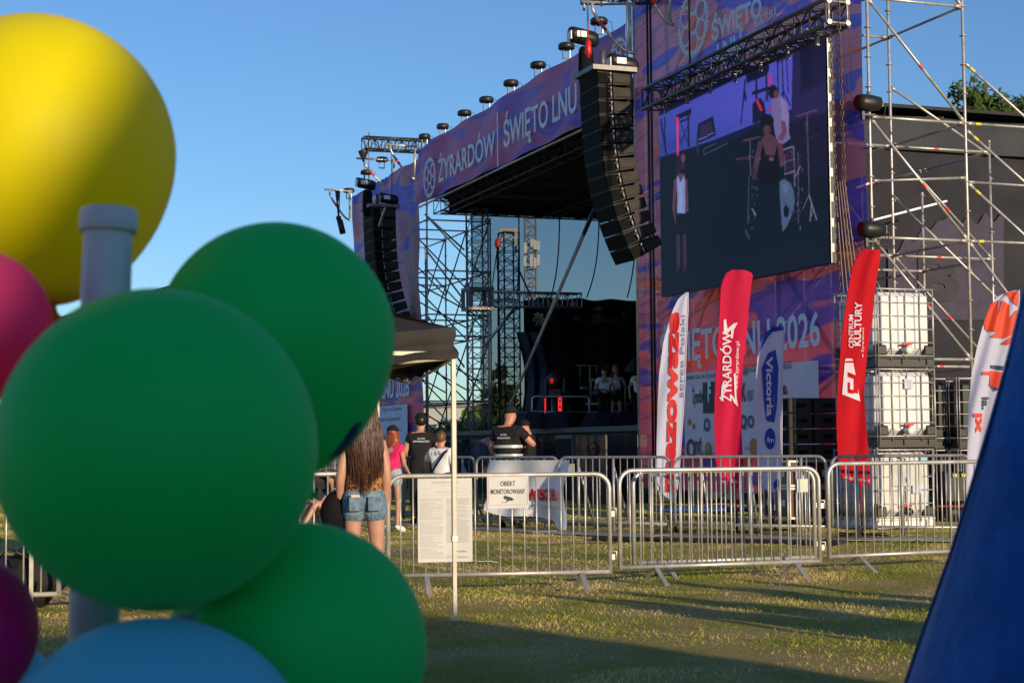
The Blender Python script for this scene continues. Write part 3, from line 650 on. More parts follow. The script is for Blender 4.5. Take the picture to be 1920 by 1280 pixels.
fill([(1430, 268), (1435, 290), (1452, 292), (1457, 270), (1462, 310), (1466, 345), (1418, 348), (1422, 312)], (20, 20, 32)); ovl(1446, 298, 5, 4, (110, 74, 90))
fill([(1461, 340), (1470, 335), (1481, 342), (1488, 356), (1490, 380), (1484, 405), (1475, 425), (1467, 435), (1464, 400), (1462, 370)], (78, 96, 130)); fill([(1466, 345), (1474, 343), (1480, 356), (1470, 364)], (100, 116, 150), .7); ovl(1474, 396, 5, 12, (16, 20, 32)); seg(1468, 375, 1484, 398, 1, (60, 64, 90))
for a_ in ((1470, 280, 1486, 275, 1.6, (120, 110, 160)), (1471, 290, 1472, 325, 1, (80, 80, 110)), (1471, 304, 1486, 299, 1.4, (110, 104, 150)), (1472, 326, 1488, 321, 1.6, (118, 112, 160)), (1488, 275, 1490, 350, 1.4, (96, 96, 128)), (1496, 290, 1497, 420, 1, (70, 72, 98)), (1492, 330, 1500, 312, 1.2, (120, 110, 140))): seg(*a_)
fill([(1472, 283), (1486, 278), (1487, 298), (1473, 303)], (56, 30, 52)); fill([(1473, 306), (1488, 302), (1489, 319), (1474, 325)], (52, 30, 54)); rn2 = np.random.RandomState(3)
for k in range(70):
    x_ = 1484+rn2.rand()*20 if k < 40 else 1402+rn2.rand()*22; y_ = 280+rn2.rand()*150; seg(x_, y_, x_+rn2.randn()*2, y_+rn2.randn()*4, .5+.5*rn2.rand(), tuple(np.array((92, 96, 130))*(.5+.8*rn2.rand())), .8)
for a_ in ((1513, 212, 1517, 365, 1.0, (84, 84, 112)), (1517, 365, 1505, 392, .9, (96, 98, 126)), (1517, 366, 1531, 412, 1.1, (130, 130, 156)), (1521, 384, 1519, 414, 1.1, (120, 120, 146)), (1525, 394, 1518, 412, .9, (110, 110, 136)), (1494, 218, 1531, 206, 1.8, (92, 66, 92)), (1508, 262, 1534, 252, 1.3, (50, 38, 62)), (1406, 262, 1407, 330, .9, (80, 82, 110)), (1404, 332, 1402, 420, 1, (66, 68, 96)), (1394, 264, 1424, 257, 1.6, (90, 60, 84)), (1380, 299, 1416, 294, 1.6, (86, 48, 76)), (1411, 392, 1416, 404, 1.4, (110, 116, 150)), (1398, 432, 1404, 446, 1.6, (60, 70, 100)), (1511, 230, 1514, 262, 1.8, (60, 60, 84))): seg(*a_)
IMG *= 1+.10*(rn2.rand(*IMG.shape[:2])[..., None]-.5); blur(1)
pnl = ((np.abs((XX-1240+(YY-300)*.02) % 52) < 1) | (np.abs((YY+XX*.33) % 46) < .8)); IMG[pnl] *= .93
GN, GM = 300, 220; mb = MB(); mb.grid(lambda s, q: S(su0+(su1-su0)*s, SW-.006, sz0+(sz1-sz0)*q), GN, GM)
pm = bpy.data.materials.new('video_picture'); pm.use_nodes = True; nt = pm.node_tree; b = nt.nodes['Principled BSDF']; at_ = nt.nodes.new('ShaderNodeAttribute'); at_.attribute_name = 'picture'
nt.links.new(at_.outputs[0], b.inputs['Emission Color']); b.inputs['Emission Strength'].default_value = .82; b.inputs['Base Color'].default_value = (.010, .013, .02, 1); b.inputs['Roughness'].default_value = .6; b.inputs['Specular IOR Level'].default_value = .08
po = mb.build('picture', pm, lt); inv = cam.matrix_world.inverted(); Mi = np.array(inv)
co = np.zeros((GN+1)*(GM+1)*3); po.data.vertices.foreach_get('co', co); co = co.reshape(-1, 3)+np.array(ORG[lt]); cc = np.c_[co, np.ones(len(co))] @ Mi.T
ux = 960+FPX*cc[:, 0]/-cc[:, 2]; uy = 640-FPX*cc[:, 1]/-cc[:, 2]
ix = np.clip(((ux-PX0)*2).astype(int), 0, PW_*2-1); iy = np.clip(((uy-PY0)*2).astype(int), 0, PH_*2-1); cv = np.clip(IMG[iy, ix]/255, 0, 1); cv = np.where(cv <= .04045, cv/12.92, ((cv+.055)/1.055)**2.4)
ca_ = po.data.color_attributes.new('picture', 'FLOAT_COLOR', 'POINT'); ca_.data.foreach_set('color', np.c_[cv, np.ones(len(cv))].astype(np.float32).ravel())
# hanging truss above the screen
tr = thing('lighting_truss', 'black box truss hanging in front of the banner directly above the video screen', 'truss', S(3.5, -.6, 8))
ua, za = PW(1222, 186, -.75); ub, zb = PW(1570, 26, -.75)
zt = (za+zb)/2; ch = MB(); la = MB(); truss(ch, la, S(ua, -.75, zt), S(ub, -.75, zt), D2*.21, ZV*.20, 14, .036, .018)
ch.build('chord', DSTEEL, tr); la.build('lattice', DSTEEL, tr)
mb = MB()
e = [D2*.17+ZV*.17, D2*.17-ZV*.17, -D2*.17-ZV*.17, -D2*.17+ZV*.17]; P = S(ub-.02, -.75, zt)
for k in range(4): mb.tube(P+e[k], P+e[(k+1) % 4], .016, 6); mb.tube(P+e[k]-D1*.03, P+e[k]+D1*.03, .042, 10)
mb.build('end_frame', GALV, tr)
CLM = mat('grubby_steel', (.32, .29, .24), .4, .5, var=.3)
for k in range(7):
    mb = MB()
    u = ua+(ub-ua)*(k+.6)/7.3
    mb.box(S(u, -.72, zt-.28), .05, .05, .2, (D1, D2, ZV)); mb.box(S(u+.06, -.78, zt-.13), .12, .1, .08, (D1, D2, ZV)); mb.tube(S(u+.05, -.9, zt-.1), S(u+.3, -.5, zt-.13), .015, 6); mb.build('hanging_clamp', CLM, tr)
mb = MB(); pts = [S(ua+(ub-ua)*k/40, -.95+.04*math.sin(k*1.7), zt-.2-.05*abs(math.sin(k*.9))) for k in range(41)]; mb.path(pts, .014, 5)
pts = [S(ua+(ub-ua)*k/40, -.6, zt-.05-.07*abs(math.sin(k*.7))) for k in range(41)]; mb.path(pts, .016, 5); mb.build('cable_run', mat('red_black_cable', (.05, .012, .012), .5, 0, var=0), tr)
# chains
def chain(mb, a, b, r=.022, step=.085):
    a, b = Vector(a), Vector(b); n = int((b-a).length/step); d = (b-a).normalized(); X = d.cross(Vector((0, 1, .01))).normalized(); Y = d.cross(X)
    for k in range(n):
        c = a+(b-a)*(k+.5)/n; s = X if k % 2 else Y
        mb.path([c+d*.05+s*.0, c+d*.03+s*r, c-d*.03+s*r, c-d*.05, c-d*.03-s*r, c+d*.03-s*r], .0075, 4, closed=True, caps=False)
CHN = mat('rusty_chain', (.22, .13, .08), .45, .5, var=.3)
for (x, y1, y2, lab) in ((1566, -30, 640, 'rusty hoist chain with loose ropes hanging beside the video screen'),):
    u, z = PW(x, 300, -.85); t = thing('hoist_chain', lab, 'chain', S(u, -.85, 2))
    mb = MB(); chain(mb, S(u+.1, -.85, 9.2), S(u+.02, -.8, 2.7)); mb.build('chain', CHN, t); mb = MB(); chain(mb, S(u-.08, -.8, 9.2), S(u-.05, -.7, 4.2)); mb.build('chain', CHN, t)
    mb = MB()
    for k in range(5): mb.path([S(u+.1-.07*k, -.8, 5.4), S(u-.05-.14*k, -.75, 3.2-.1*k)], .008, 4)
    mb.build('loose_rope', mat('ochre_rope', (.42, .28, .14), .8, 0, var=.2), t)
for k, (x, lab) in enumerate(((1217, 'dark steel cable pair running down the left edge of the right banner'), (1223, ''))):
    if not lab: continue
    t = MB(); u, z = PW(x, 300, -.25)
    for d in (0, .16): t.tube(S(u-d, -.25, 11.3), S(u-d*.9, -.25, .4), .026, 6)
    u2, z2 = PW(1319, 60, -.3)
    t.tube(S(u2, -.6, 11.3), S(u2, -.6, zt+.15), .02, 6)
    tag(t.build('hoist_cable', BPLAST), lab, 'cable')

# ================================================================ line arrays
def line_array(lab, uf, wf, ztop, n, loc, h=.325, label_side=True):
    """uf: near side, wf: front face; boxes hang from ztop"""
    t = thing('line_array', lab, 'speaker', loc, 'line array speakers hanging beside the stage opening')
    W, DP = (.90, .66) if uf < 12 else (1.1, .72); p = Vector((wf+DP/2, ztop)); ang = R(1)
    fr = MB(); fr.box(S(uf+W/2, wf+DP/2+.02, ztop+.07), W+.06, DP+.25, .09, (D1, D2, ZV)); fr.tube(S(uf+W/2, wf+.3, ztop+.1), S(uf+W/2, wf+.3, ztop+.5), .05, 8); fr.build('rigging_frame', mat('frame_grey', (.16, .155, .15), .45, .4, var=.2), t)
    for k in range(n):
        a = R(1)+R(.8)*k if k < 4 else R(4)+R(2.8)*(k-4)
        c, s = math.cos(a), math.sin(a)
        Dw = D2*c + ZV*s*0 + ZV*s; Uz = ZV*c - D2*s      # lean: bottoms swing back, fronts aim down
        Dw = (D2*c+ZV*s).normalized()
        ce = S(uf+W/2, 0, 0)+D2*p.x+ZV*p.y - Uz*h/2
        b = MB()
        # trapezoid body: front height h, back height .72h
        vs = []
        for x in (-1, 1):
            vs += [ce+D1*x*W/2-Dw*DP*.5+Uz*h*.51, ce+D1*x*W/2-Dw*DP*.5-Uz*h*.49, ce+D1*x*W/2+Dw*DP*.5-Uz*h*.36, ce+D1*x*W/2+Dw*DP*.5+Uz*h*.36]
        b.add(vs, [(0, 1, 2, 3), (7, 6, 5, 4), (0, 4, 5, 1), (1, 5, 6, 2), (2, 6, 7, 3), (3, 7, 4, 0)])
        # handle recess plates and connector ribs on the near side
        b.box(ce-D1*(W/2+.012)+Dw*.16, .024, .34, h*.55, (D1, Dw, Uz), bev=.008)
        b.box(ce-D1*(W/2+.02)-Dw*.02, .04, .03, h*.8, (D1, Dw, Uz))
        cab = b.build('cabinet', SPK, t)
        g = MB(); g.box(ce-Dw*(DP*.5+.006), W*.94, .012, h*.86, (D1, Dw, Uz)); g.box(ce-D1*(W/2+.008)-Dw*.23, .016, .2, h*.8, (D1, Dw, Uz)); g.build('grille', GRILLE, cab)
        g = MB(); g.tube(ce-D1*(W/2+.045)-Dw*.09-Uz*h*.3, ce-D1*(W/2+.045)-Dw*.09+Uz*h*.1, .018, 6); g.ell(ce-D1*(W/2+.05)-Dw*.09+Uz*h*.32, .02, .02, .03, nu=8, nv=5); g.build('rigging_pin', GALV2, cab)
        q = p + Vector((s, -c))*h; p = q
    cb = MB(); cb.tube(S(uf+.3, wf+DP+.08, ztop+.1), S(uf+.3, wf+DP+.10, ztop-h*5), .02, 6)
    cb.build('signal_cable', BPLAST, t)
    return t
ARU = _u_at(1121, -2.45, 8)
line_array('big curved line array of black speakers hanging beside the video screen', ARU, -2.45, PW(1120, 133, -2.45)[1], 13, S(ARU, -2, 8.6), h=.272)
line_array('smaller far line array hanging in front of the left tower banner', 24.0, -1.40, 8.55, 13, S(24.5, -1, 8.6))

def hoist(px, py, Y, lab, s=1.0, flip=1):
    c = PD(px, py, Y); t = thing('chain_hoist', lab, 'hoist', c, 'chain hoists with canvas bags')
    ax = (D1, D2, ZV); mb = MB()
    mb.lathe([(0, -.30), (.13, -.30), (.16, -.24), (.16, .20), (.13, .28), (0, .28)], c, (ZV, D1*-1, D2*flip+ZV*-.15*flip), 14); mb.build('motor_body', BLACK, t)
    mb = MB(); mb.box(c-D2*.31*flip-D1*.02, .22, .02, .17, ax); mb.box(c-D1*.165-D2*.1*flip+ZV*.02, .01, .20, .12, ax); mb.build('name_plate', WHITEP, t)
    mb = MB(); mb.lathe([(.0, .12), (.12, .1), (.15, 0), (.16, -.55), (.12, -.68), (0, -.7)], c-ZV*.3+D2*.05, ax, 12); mb.tube(c-ZV*.1+D2*.1, c-ZV*.35+D2*.1, .02, 6); mb.build('chain_bag', BCLOTH, t)
    mb = MB(); mb.tube(c+D2*.1, c+D2*.1+ZV*1.6, .015, 5); mb.build('lift_chain', CHN, t)
    return t
hoist(1094, 70, 32.4, 'chain hoist with bag hanging against the sky, red plug beside it')
hoist(1168, 120, 31.7, 'chain hoist with pale plate sitting at the top right corner of the big speaker array')
hoist(686, 345, 50.5, 'distant chain hoist just above the far speaker array, nearer the sky')
hoist(729, 373, 50.8, 'distant chain hoist at the right end of the far speaker array frame')
mb = MB(); c = PD(1103, 90, 32.0); mb.lathe([(.02, .16), (.06, .12), (.07, -.1), (.04, -.16), (.02, -.2)], c, (D1, D2, ZV), 10); mb.tube(c+ZV*.15, c+ZV*.5, .012, 5)
tag(mb.build('cable_plug', mat('red_plug', lin(200, 30, 25), .4, 0, var=.1)), 'red plug dangling from its cable beside the hoist bag', 'plug')

# ================================================================ roof-edge floodlights
def flood(px, py, Y, r=.19, h=.14, dark=False):
    c = PD(px, py, Y); t = thing('floodlight', '', 'floodlight', c-ZV*.36)
    mb = MB(); mb.lathe([(0, h*.55), (r*.8, h*.5), (r, h*.25), (r, -h*.45), (r*.9, -h*.55), (0, -h*.55)], c, (D1, D2, (ZV+D2*.05).normalized()), 18); mb.build('lamp_housing', BLACK, t)
    mb = MB(); mb.lathe([(r*1.005, -.012), (r*1.03, 0), (r*1.005, .012)], c, (D1, D2, ZV), 18); mb.build('rim', DSTEEL, t)
    for s in (-1, 1):
        mb = MB(); mb.box(c+D2*s*r*.42-ZV*(h*.5+.10), .05, .022, .24, (D1, D2, ZV)); mb.build('yoke_arm', GALV2 if s > 0 else BLACK, t)
    mb = MB(); mb.box(c-ZV*(h*.5+.22), .05, r*.9, .03, (D1, D2, ZV)); mb.build('yoke_base', BLACK, t)
    mb = MB(); mb.path([c+D2*r*.9, c+D2*r*1.5+ZV*.02, c+D2*r*1.7-ZV*.2, c+D2*r*1.6-ZV*.38], .008, 5); mb.build('cable', BPLAST, t)
    return t
FL = [(1123, 40, 0, 'nearest black floodlight on the roof edge, behind the curved bracket tube'), (1062, 87, 0, 'second nearest black floodlight on the roof edge, just left of the hoist bag'),
      (1009, 122, 0, 'black floodlight on the roof edge, third from the big speaker array'), (958, 156, 0, 'black floodlight on the roof edge above the word with the letter L'),
      (912, 187, 0, 'black floodlight on the roof edge above the second lettering word'), (871, 212, 0, 'black floodlight on the roof edge above the thin dividing stroke'),
      (830, 237, 0, 'black floodlight on the roof edge above the end of the first lettering word'), (796, 256, 0, 'far black floodlight where the header banner meets the left tower')]
def header_u(px): return _u_at(px, .0, 10.5)
for px, py, _, lab in FL:
    u = header_u(px); Y = S(u, .25, 0).y; f = flood(px, py, Y, r=.20 if px > 850 else .18); f['label'] = lab; f['group'] = 'floodlights along the roof edge'
for px, py, lab in ((716, 299, 'black floodlight on the left tower just under the small roof truss'), (687, 323, 'black floodlight on the left tower in front of a bracket tube'), (654, 357, 'farthest floodlight at the outer left corner of the left tower')):
    u = header_u(px); f = flood(px, py, S(u, .25, 0).y, r=.2); f['label'] = lab; f['group'] = 'floodlights along the roof edge'

# ================================================================ curved outrigger brackets
def bracket(px0, py0, px1, py1, Y, lab, post=(0, 0)):
    """horizontal arm from (px0,py0) to (px1,..), curved tube swinging down to (px1,py1)"""
    a = PD(px0, py0, Y); b = PD(px1, py0+4, Y+.25); c = PD(px1+2, py1, Y+.25); t = thing('curved_bracket', lab, 'bracket', c)
    mb = MB(); mb.tube(a, b, .035, 8); mb.build('arm', GALV, t)
    s = a+(b-a)*.18; h = (c-a).z; wv = b-s
    pts = [s, s+ZV*h*.16+wv*.02, s+ZV*h*.34+wv*.13, s+ZV*h*.6+wv*.36, s+ZV*h*.83+wv*.58, s+ZV*h*.94+wv*.72, s+ZV*h*.99+wv*.86, Vector((c.x, c.y, s.z+h))]
    mb = MB(); mb.path(pts, .035, 8); mb.build('curved_tube', GALV, t)
    mb = MB(); k = s+ZV*h*.47+wv*.245; d = (pts[3]-pts[2]).normalized(); mb.tube(k-d*.12, k+d*.12, .039, 8); mb.build('tape_mark', REDTAPE, t)
    mb = MB(); mb.tube(b-wv*.12, b-wv*.12+ZV*h*.97, .038, 8); mb.build('post', GALV, t)
    return t
bracket(1092, 4, 1190, 101, 33.6, 'pale curved bracket tube with red tape against the sky left of the right tower')
bracket(1196, -42, 1262, 48, 33.0, 'curved bracket tube in front of the right banner beside the gear emblem')
bracket(720, 271, 784, 335, 50.3, 'curved bracket tube at the top of the left tower, beside the header banner')
bracket(668, 297, 746, 356, 54, 'curved bracket tube in the middle of the left tower top')
bracket(608, 355, 661, 411, 58, 'outermost curved bracket tube hanging off the left tower against the sky')
tt = thing('roof_truss_beam', 'short black truss sticking out at the top of the left tower', 'truss', PD(760, 270, 52))
ch = MB(); la = MB(); a = PD(681, 269, 52); b = PD(830, 276, 53.5); truss(ch, la, a, b, D1*.2, ZV*.19, 12, .03, .016); ch.build('chord', BLACK, tt); la.build('lattice', BLACK, tt)
mb = MB(); mb.lathe([(.01, 0), (.16, .3), (.16, .36)], a-ZV*.6, (D1, D2, ZV), 8); mb.path([a-ZV*.3, a-ZV*1.1-D1*.2, a-ZV*1.3], .01, 5); mb.build('end_cone', BLACK, tt)
tt2 = thing('roof_truss_beam', 'stub of black truss and scaffold tubes at the top edge of the picture above the hoist', 'truss', PD(1130, -10, 34))
ch = MB(); la = MB(); truss(ch, la, PD(1096, -12, 34), PD(1300, -12, 34.6), D1*.2, ZV*.17, 8, .03, .016); ch.build('chord', BLACK, tt2); la.build('lattice', BLACK, tt2)
mb = MB(); mb.tube(PD(1095, 0, 34), PD(1095, 20, 34), .03, 6); mb.tube(PD(1128, 0, 34), PD(1128, 12, 34), .03, 6); mb.build('tube_stub', GALV2, tt2)
cn = thing('hanging_microphone', 'black weight hanging on straps from the outermost left bracket', 'hanging weight', PD(640, 425, 58))
mb = MB(); mb.tube(PD(633, 358, 58), PD(635, 408, 58), .10, 6, r2=.03); mb.build('strap', DSTEEL, cn)
mb = MB(); mb.tube(PD(637, 413, 58), PD(643, 438, 58), .11, 10); mb.ell(PD(635, 409, 58), .1, .1, .1); mb.build('weight', BLACK, cn)
# conventional lamps on the right scaffold
def parcan(px, py, Y, lab):
    c = PD(px, py, Y); t = thing('stage_lamp', lab, 'lamp', c, 'black lamps clamped to the right scaffold')
    d = D2; mb = MB(); mb.lathe([(0, -.2), (.12, -.19), (.14, -.1), (.135, .05), (.11, .22), (0, .24)], c, (ZV, D1*-1, d), 16); mb.box(c+D2*.02+ZV*.15, .04, .05, .08, (D1, D2, ZV)); mb.build('lamp_body', BPLAST, t)
    mb = MB(); mb.lathe([(.0, -.215), (.115, -.205)], c, (ZV, D1*-1, d), 14); mb.build('red_lens', mat('red_lens', (.20, .008, .01), .2, 0, var=0), t)
    mb = MB(); mb.box(c+D2*.235, .14, .03, .12, (D1, D2, ZV)); mb.build('tail_label', mat('dull_yellow', (.35, .38, .18), .5, 0, var=0), t)
    mb = MB(); mb.box(c-ZV*.2, .06, .26, .03, (D1, D2, ZV)); mb.box(c-ZV*.22-D2*.1, .05, .05, .14, (D1, D2, ZV)); mb.tube(c-ZV*.14, c-ZV*.2, .03, 6); mb.build('clamp', DSTEEL, t)
    mb = MB(); mb.path([c+D2*.24, c+D2*.34-ZV*.05, c+D2*.3-ZV*.25, c-ZV*.26], .01, 5); mb.build('cable', BPLAST, t)
parcan(1627, 193, 27.0, 'upper black stage lamp clamped to the right scaffold beside the screen')
parcan(1634, 430, 27.0, 'lower black stage lamp clamped to the right scaffold above the red flag')
TUBE = mat('white_light_tube', (.85, .78, .82), .3, 0, var=0, emit=1.1)
mb = MB(); mb.tube(S(5.5, *PU(1636, 413, 5.5)), S(5.5, *PU(1775, 377, 5.5)), .02, 8); tag(mb.build('light_tube', TUBE), 'long white light tube slanting behind the scaffold over the purple fabric print', 'light tube')
mb = MB(); mb.tube(S(5.5, *PU(1606, 352, 5.5)), S(5.5, *PU(1644, 340, 5.5)), .03, 8); tag(mb.build('light_tube', mat('pink_light_tube', (.9, .4, .5), .3, 0, var=0, emit=.9)), 'short pink light tube behind the scaffold right of the banner edge', 'light tube')
# ================================================================ water tanks
TANK = mat('milky_polyethylene', (.66, .65, .67), .42, 0, var=.04, scale=1.5)
TANKW = mat('milky_polyethylene_grey', (.62, .62, .60), .45, 0, var=.12, scale=1.6)
def ibc(t, c, H, body, dirty=False, dark=False):
    """c: base centre"""
    U, Wd = 1.2, 1.02; ax = (D1, D2, ZV)
    pb = MB()
    for k in (-1, 0, 1): pb.box(c+D1*k*U*.42+ZV*.075, .14, Wd, .10, ax)
    pb.box(c+ZV*.14, U, Wd, .035, ax, bev=.01); pb.box(c+ZV*.02, U, Wd*.98, .03, ax)
    for k in (-1, 0, 1): pb.box(c+D2*k*Wd*.42+ZV*.075, U, .13, .09, ax)
    pb.build('pallet', WHITEP if dirty else BPLAST, t)
    tb = MB(); bz = .17; th = H-bz-.06
    tb.box(c+ZV*(bz+th/2), U-.08, Wd-.08, th, ax, bev=.085)
    for k in (-1, 0, 1):
        tb.box(c+D2*k*.29+ZV*(bz+th*.52)-D1*(U/2-.035), .03, .23, th*.84, ax, bev=.012)
        tb.box(c+D1*k*.34+ZV*(bz+th*.52)-D2*(Wd/2-.035), .27, .03, th*.84, ax, bev=.012)
    tb.lathe([(.12, 0), (.12, .05), (0, .055)], c+ZV*(H-.07), ax, 14)
    tb.build('tank', body, t)
    cg = MB(); r = .009; n1 = 5; n2 = 6
    for k in range(6):
        z = bz+.0+(H-bz-.02)*k/5; rr = r*1.6 if k in (0, 5) else r; hu, hw = U/2, Wd/2
        cg.path([c+D1*a*hu+D2*b*hw+ZV*z for a, b in ((-1, -.92), (-.94, -1), (.94, -1), (1, -.92), (1, .92), (.94, 1), (-.94, 1), (-1, .92))], rr, 5, closed=True, caps=False)
    for k in range(n1):
        y = -Wd/2+Wd*k/(n1-1)*(1) ; y = max(min(y, Wd/2-.03), -Wd/2+.03)
        for s in (-1, 1): cg.tube(c+D2*y+D1*s*U/2+ZV*.1, c+D2*y+D1*s*U/2+ZV*H, r*1.1, 5)
    for k in range(n2):
        x = -U/2+U*k/(n2-1); x = max(min(x, U/2-.03), -U/2+.03)
        for s in (-1, 1): cg.tube(c+D1*x+D2*s*Wd/2+ZV*.1, c+D1*x+D2*s*Wd/2+ZV*H, r*1.1, 5)
    cg.build('wire_cage', GALV2 if not dark else DSTEEL, t)
    for a in (-1, 1):
        for b in (-1, 1):
            q = MB(); q.box(c+D1*a*(U/2-.06)+D2*b*(Wd/2-.1)+ZV*(bz+.085), .12, .19, .17, ax, bev=.03); q.build('corner_guard', BPLAST, t)
    v = MB(); p = c-D1*(U/2-.01)-D2*.02+ZV*.25; v.lathe([(.05, 0), (.05, .1), (.06, .1), (.06, .14), (0, .14)], p, (D2, ZV, -D1), 12); v.build('outlet_valve', BPLAST if dirty else WHITEP, t)
    h = MB(); h.box(p-D1*.07+ZV*.09, .03, .15, .03, ax); h.box(p-D1*.07+ZV*.06, .05, .04, .06, ax); h.build('valve_handle', REDP, t)
cor = PD(1651, 985, 24.6); cor.z = 0
HT = 1.20; base = cor+D1*.6+D2*.51
specs = [(0, -.06, TANKW, 'bottom white water tank of the stack, grey and half full with labels on its front'), (HT, .0, TANK, 'middle white water tank of the stack in its wire cage'), (2*HT, .0, TANK, 'top white water tank of the stack in its wire cage')]
for k, (z, dw, bd, lab) in enumerate(specs):
    c = base+D2*dw+ZV*z; t = thing('water_tank', lab, 'water tank', c, 'stacked white water tanks'); ibc(t, c, HT-.012, bd, dirty=(k == 0))
    fr = c-D1*.62; ax = (D1, D2, ZV)
    if k == 0:
        q = MB(); q.box(fr+D2*.02+ZV*.80, .008, .52, .34, ax); q.build('sheet_metal_plate', mat('pale_plate', (.50, .52, .46), .5, 0, var=.1), t)
        q = MB(); q.box(fr-D1*.006+D2*.3+ZV*1.05, .008, .1, .1, ax); q.build('blue_sticker', mat('blue_sticker', (.2, .5, .6), .5, 0, var=0), t)
        q = MB(); q.box(fr-D1*.006+D2*(-.0)+ZV*.72, .008, .07, .11, ax); q.box(fr-D1*.006-D2*.02+ZV*1.08, .008, .16, .08, ax); q.box(fr-D1*.006+D2*.17+ZV*.58, .008, .14, .12, ax); q.build('white_labels', WPRINT, t)
        q = MB()
        text_on(q, 'II', lambda s, y: fr-D1*.0145+D2*(-.02+.04*s)+ZV*(.685+.07*y), .03); q.build('label_marks', INK, t)
    if k == 1:
        q = MB(); q.box(fr+D2*.02+ZV*.95, .008, .15, .15, ax); q.build('paper_label', WPRINT, t)
        q = MB()
        for j in range(4): q.box(fr-D1*.008+D2*.02+ZV*(.99-.03*j), .004, .1-.02*j, .007, ax)
        q.build('label_print', GREYINK, t)
for (x, y, Yd, lab) in ((1766, 960, 27.2, 'black caged tank standing behind the white water tanks, left one'), (1812, 960, 27.0, 'black caged tank partly hidden behind the orange and white flag')):
    c = PD(x, y, Yd); c.z = 0; c += D1*.6+D2*.4
    for k in range(2):
        t = thing('black_tank', lab+(', upper' if k else ', lower'), 'tank', c+ZV*1.17*k, 'black caged tanks'); ibc(t, c+ZV*1.17*k, 1.16, BPLAST, dark=False)

# ================================================================ black speaker stack and flight cases
def cab_stack(px, py, Y, W, D, H, lab, mt, bands=4):
    c = PD(px, py, Y); c.z = 0; return c
fc = PD(1483, 967, 26.0); fc.z = 0; ax = (D1, D2, ZV)
MAROON = mat('maroon_laminate', (.075, .012, .018), .35, 0, var=.2)
def flight_case(c, U, Wd, H, m, lab, grp):
    t = thing('flight_case', lab, 'flight case', c, grp)
    mb = MB(); mb.box(c+ZV*H/2, U-.02, Wd-.02, H-.02, ax); mb.build('case_body', m, t)
    mb = MB(); r = .022
    for a in (-1, 1):
        for b in (-1, 1):
            mb.box(c+D1*a*U/2+D2*b*Wd/2+ZV*H/2, .035, .035, H, ax)
        for z in (.02, H-.02):
            mb.box(c+D1*a*U/2+ZV*z, .037, Wd+.037, .034, ax); mb.box(c+D2*a*Wd/2+ZV*z, U+.037, .033, .037, ax)
    mb.build('metal_edging', GALV, t)
    mb = MB()
    for y in (-.3, .3):
        mb.box(c-D1*(U/2+.012)+D2*y*Wd+ZV*H*.5, .02, .11, .11, ax, bev=.005); mb.box(c-D2*(Wd/2+.012)+D1*y*U+ZV*H*.5, .11, .02, .11, ax, bev=.005)
    mb.build('butterfly_latch', GALV, t)
    for a in (-1, 1):
        for b in (-1, 1):
            q = MB()
            if c.z < .15: q.lathe([(.0, -.02), (.045, -.02), (.045, .02), (0, .02)], c+D1*a*(U/2-.1)+D2*b*(Wd/2-.1)+ZV*-.04, (D1, ZV, D2), 12); q.build('castor', BPLAST, t)
c0 = fc+D1*.4+D2*.38+ZV*.09
flight_case(c0, .8, .80, .50, MAROON, 'lower maroon flight case with metal edges below the black speaker stack', 'maroon flight cases')
flight_case(c0+ZV*.505, .8, .80, .42, MAROON, 'upper maroon flight case with metal edges directly under the black speakers', 'maroon flight cases')
c1 = c0+ZV*.93
for k in range(4):
    for j in range(2):
        cc = c1+ZV*(.245*k)+D2*(-.13+.47*j)-D1*.02; t = thing('speaker_box', ('lit brown-black' if j == 0 else 'shaded black')+' speaker box '+('at the bottom of', 'second from the bottom of', 'second from the top of', 'on top of')[k]+' its pile on the maroon cases', 'speaker', cc, 'speaker boxes piled on the maroon cases')
        mb = MB(); mb.box(cc+ZV*.12, .62, .42, .232, ax, bev=.012); mb.build('box_body', SPK, t)
        mb = MB(); mb.box(cc+ZV*.12-D2*.218, .5, .008, .17, ax, bev=.003); mb.box(cc+ZV*.12-D1*.318+D2*.02, .008, .17, .06, ax, bev=.003); mb.build('handle_plate', GRILLE, t)
# ---- subwoofers in front of the stage
for k in range(7):
    u = 9.6+1.95*k; c = S(u, -.55, 0); Hh = 1.45 if k != 0 else 1.5
    t = thing('subwoofer', ('nearest subwoofer box with a round port in front of the stage', 'second subwoofer box in front of the stage, behind the two security men', 'subwoofer box in front of the stage behind the raised plastic sheet', 'subwoofer box in front of the stage right of the boy in white', 'subwoofer box in front of the stage behind the boy in white', 'subwoofer box in front of the stage behind the left security man', 'farthest subwoofer box in front of the stage')[k], 'speaker', c, 'subwoofers in a row before the stage')
    BX = SPK if k else mat('sunlit_speaker', (.10, .085, .07), .6, 0, var=.2)  # lighter copy of the speaker paint stands for sun on the nearest box
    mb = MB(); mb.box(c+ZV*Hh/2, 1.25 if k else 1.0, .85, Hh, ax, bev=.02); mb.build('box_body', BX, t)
    mb = MB(); mb.box(c+ZV*Hh/2-D2*.43, 1.1 if k else .9, .012, Hh*.9, ax); mb.build('grille', GRILLE, t)
    mb = MB(); mb.lathe([(.13, 0), (.15, .02), (.12, .03), (0, .01)], c+ZV*(Hh-.32)-D1*(.625 if k else .5)+D2*.08, (D2, ZV, -D1), 16); mb.build('port', BLACK, t)
mb = MB()
for k in range(6):
    c = S(10.2+2.6*k, .9, 1.7)
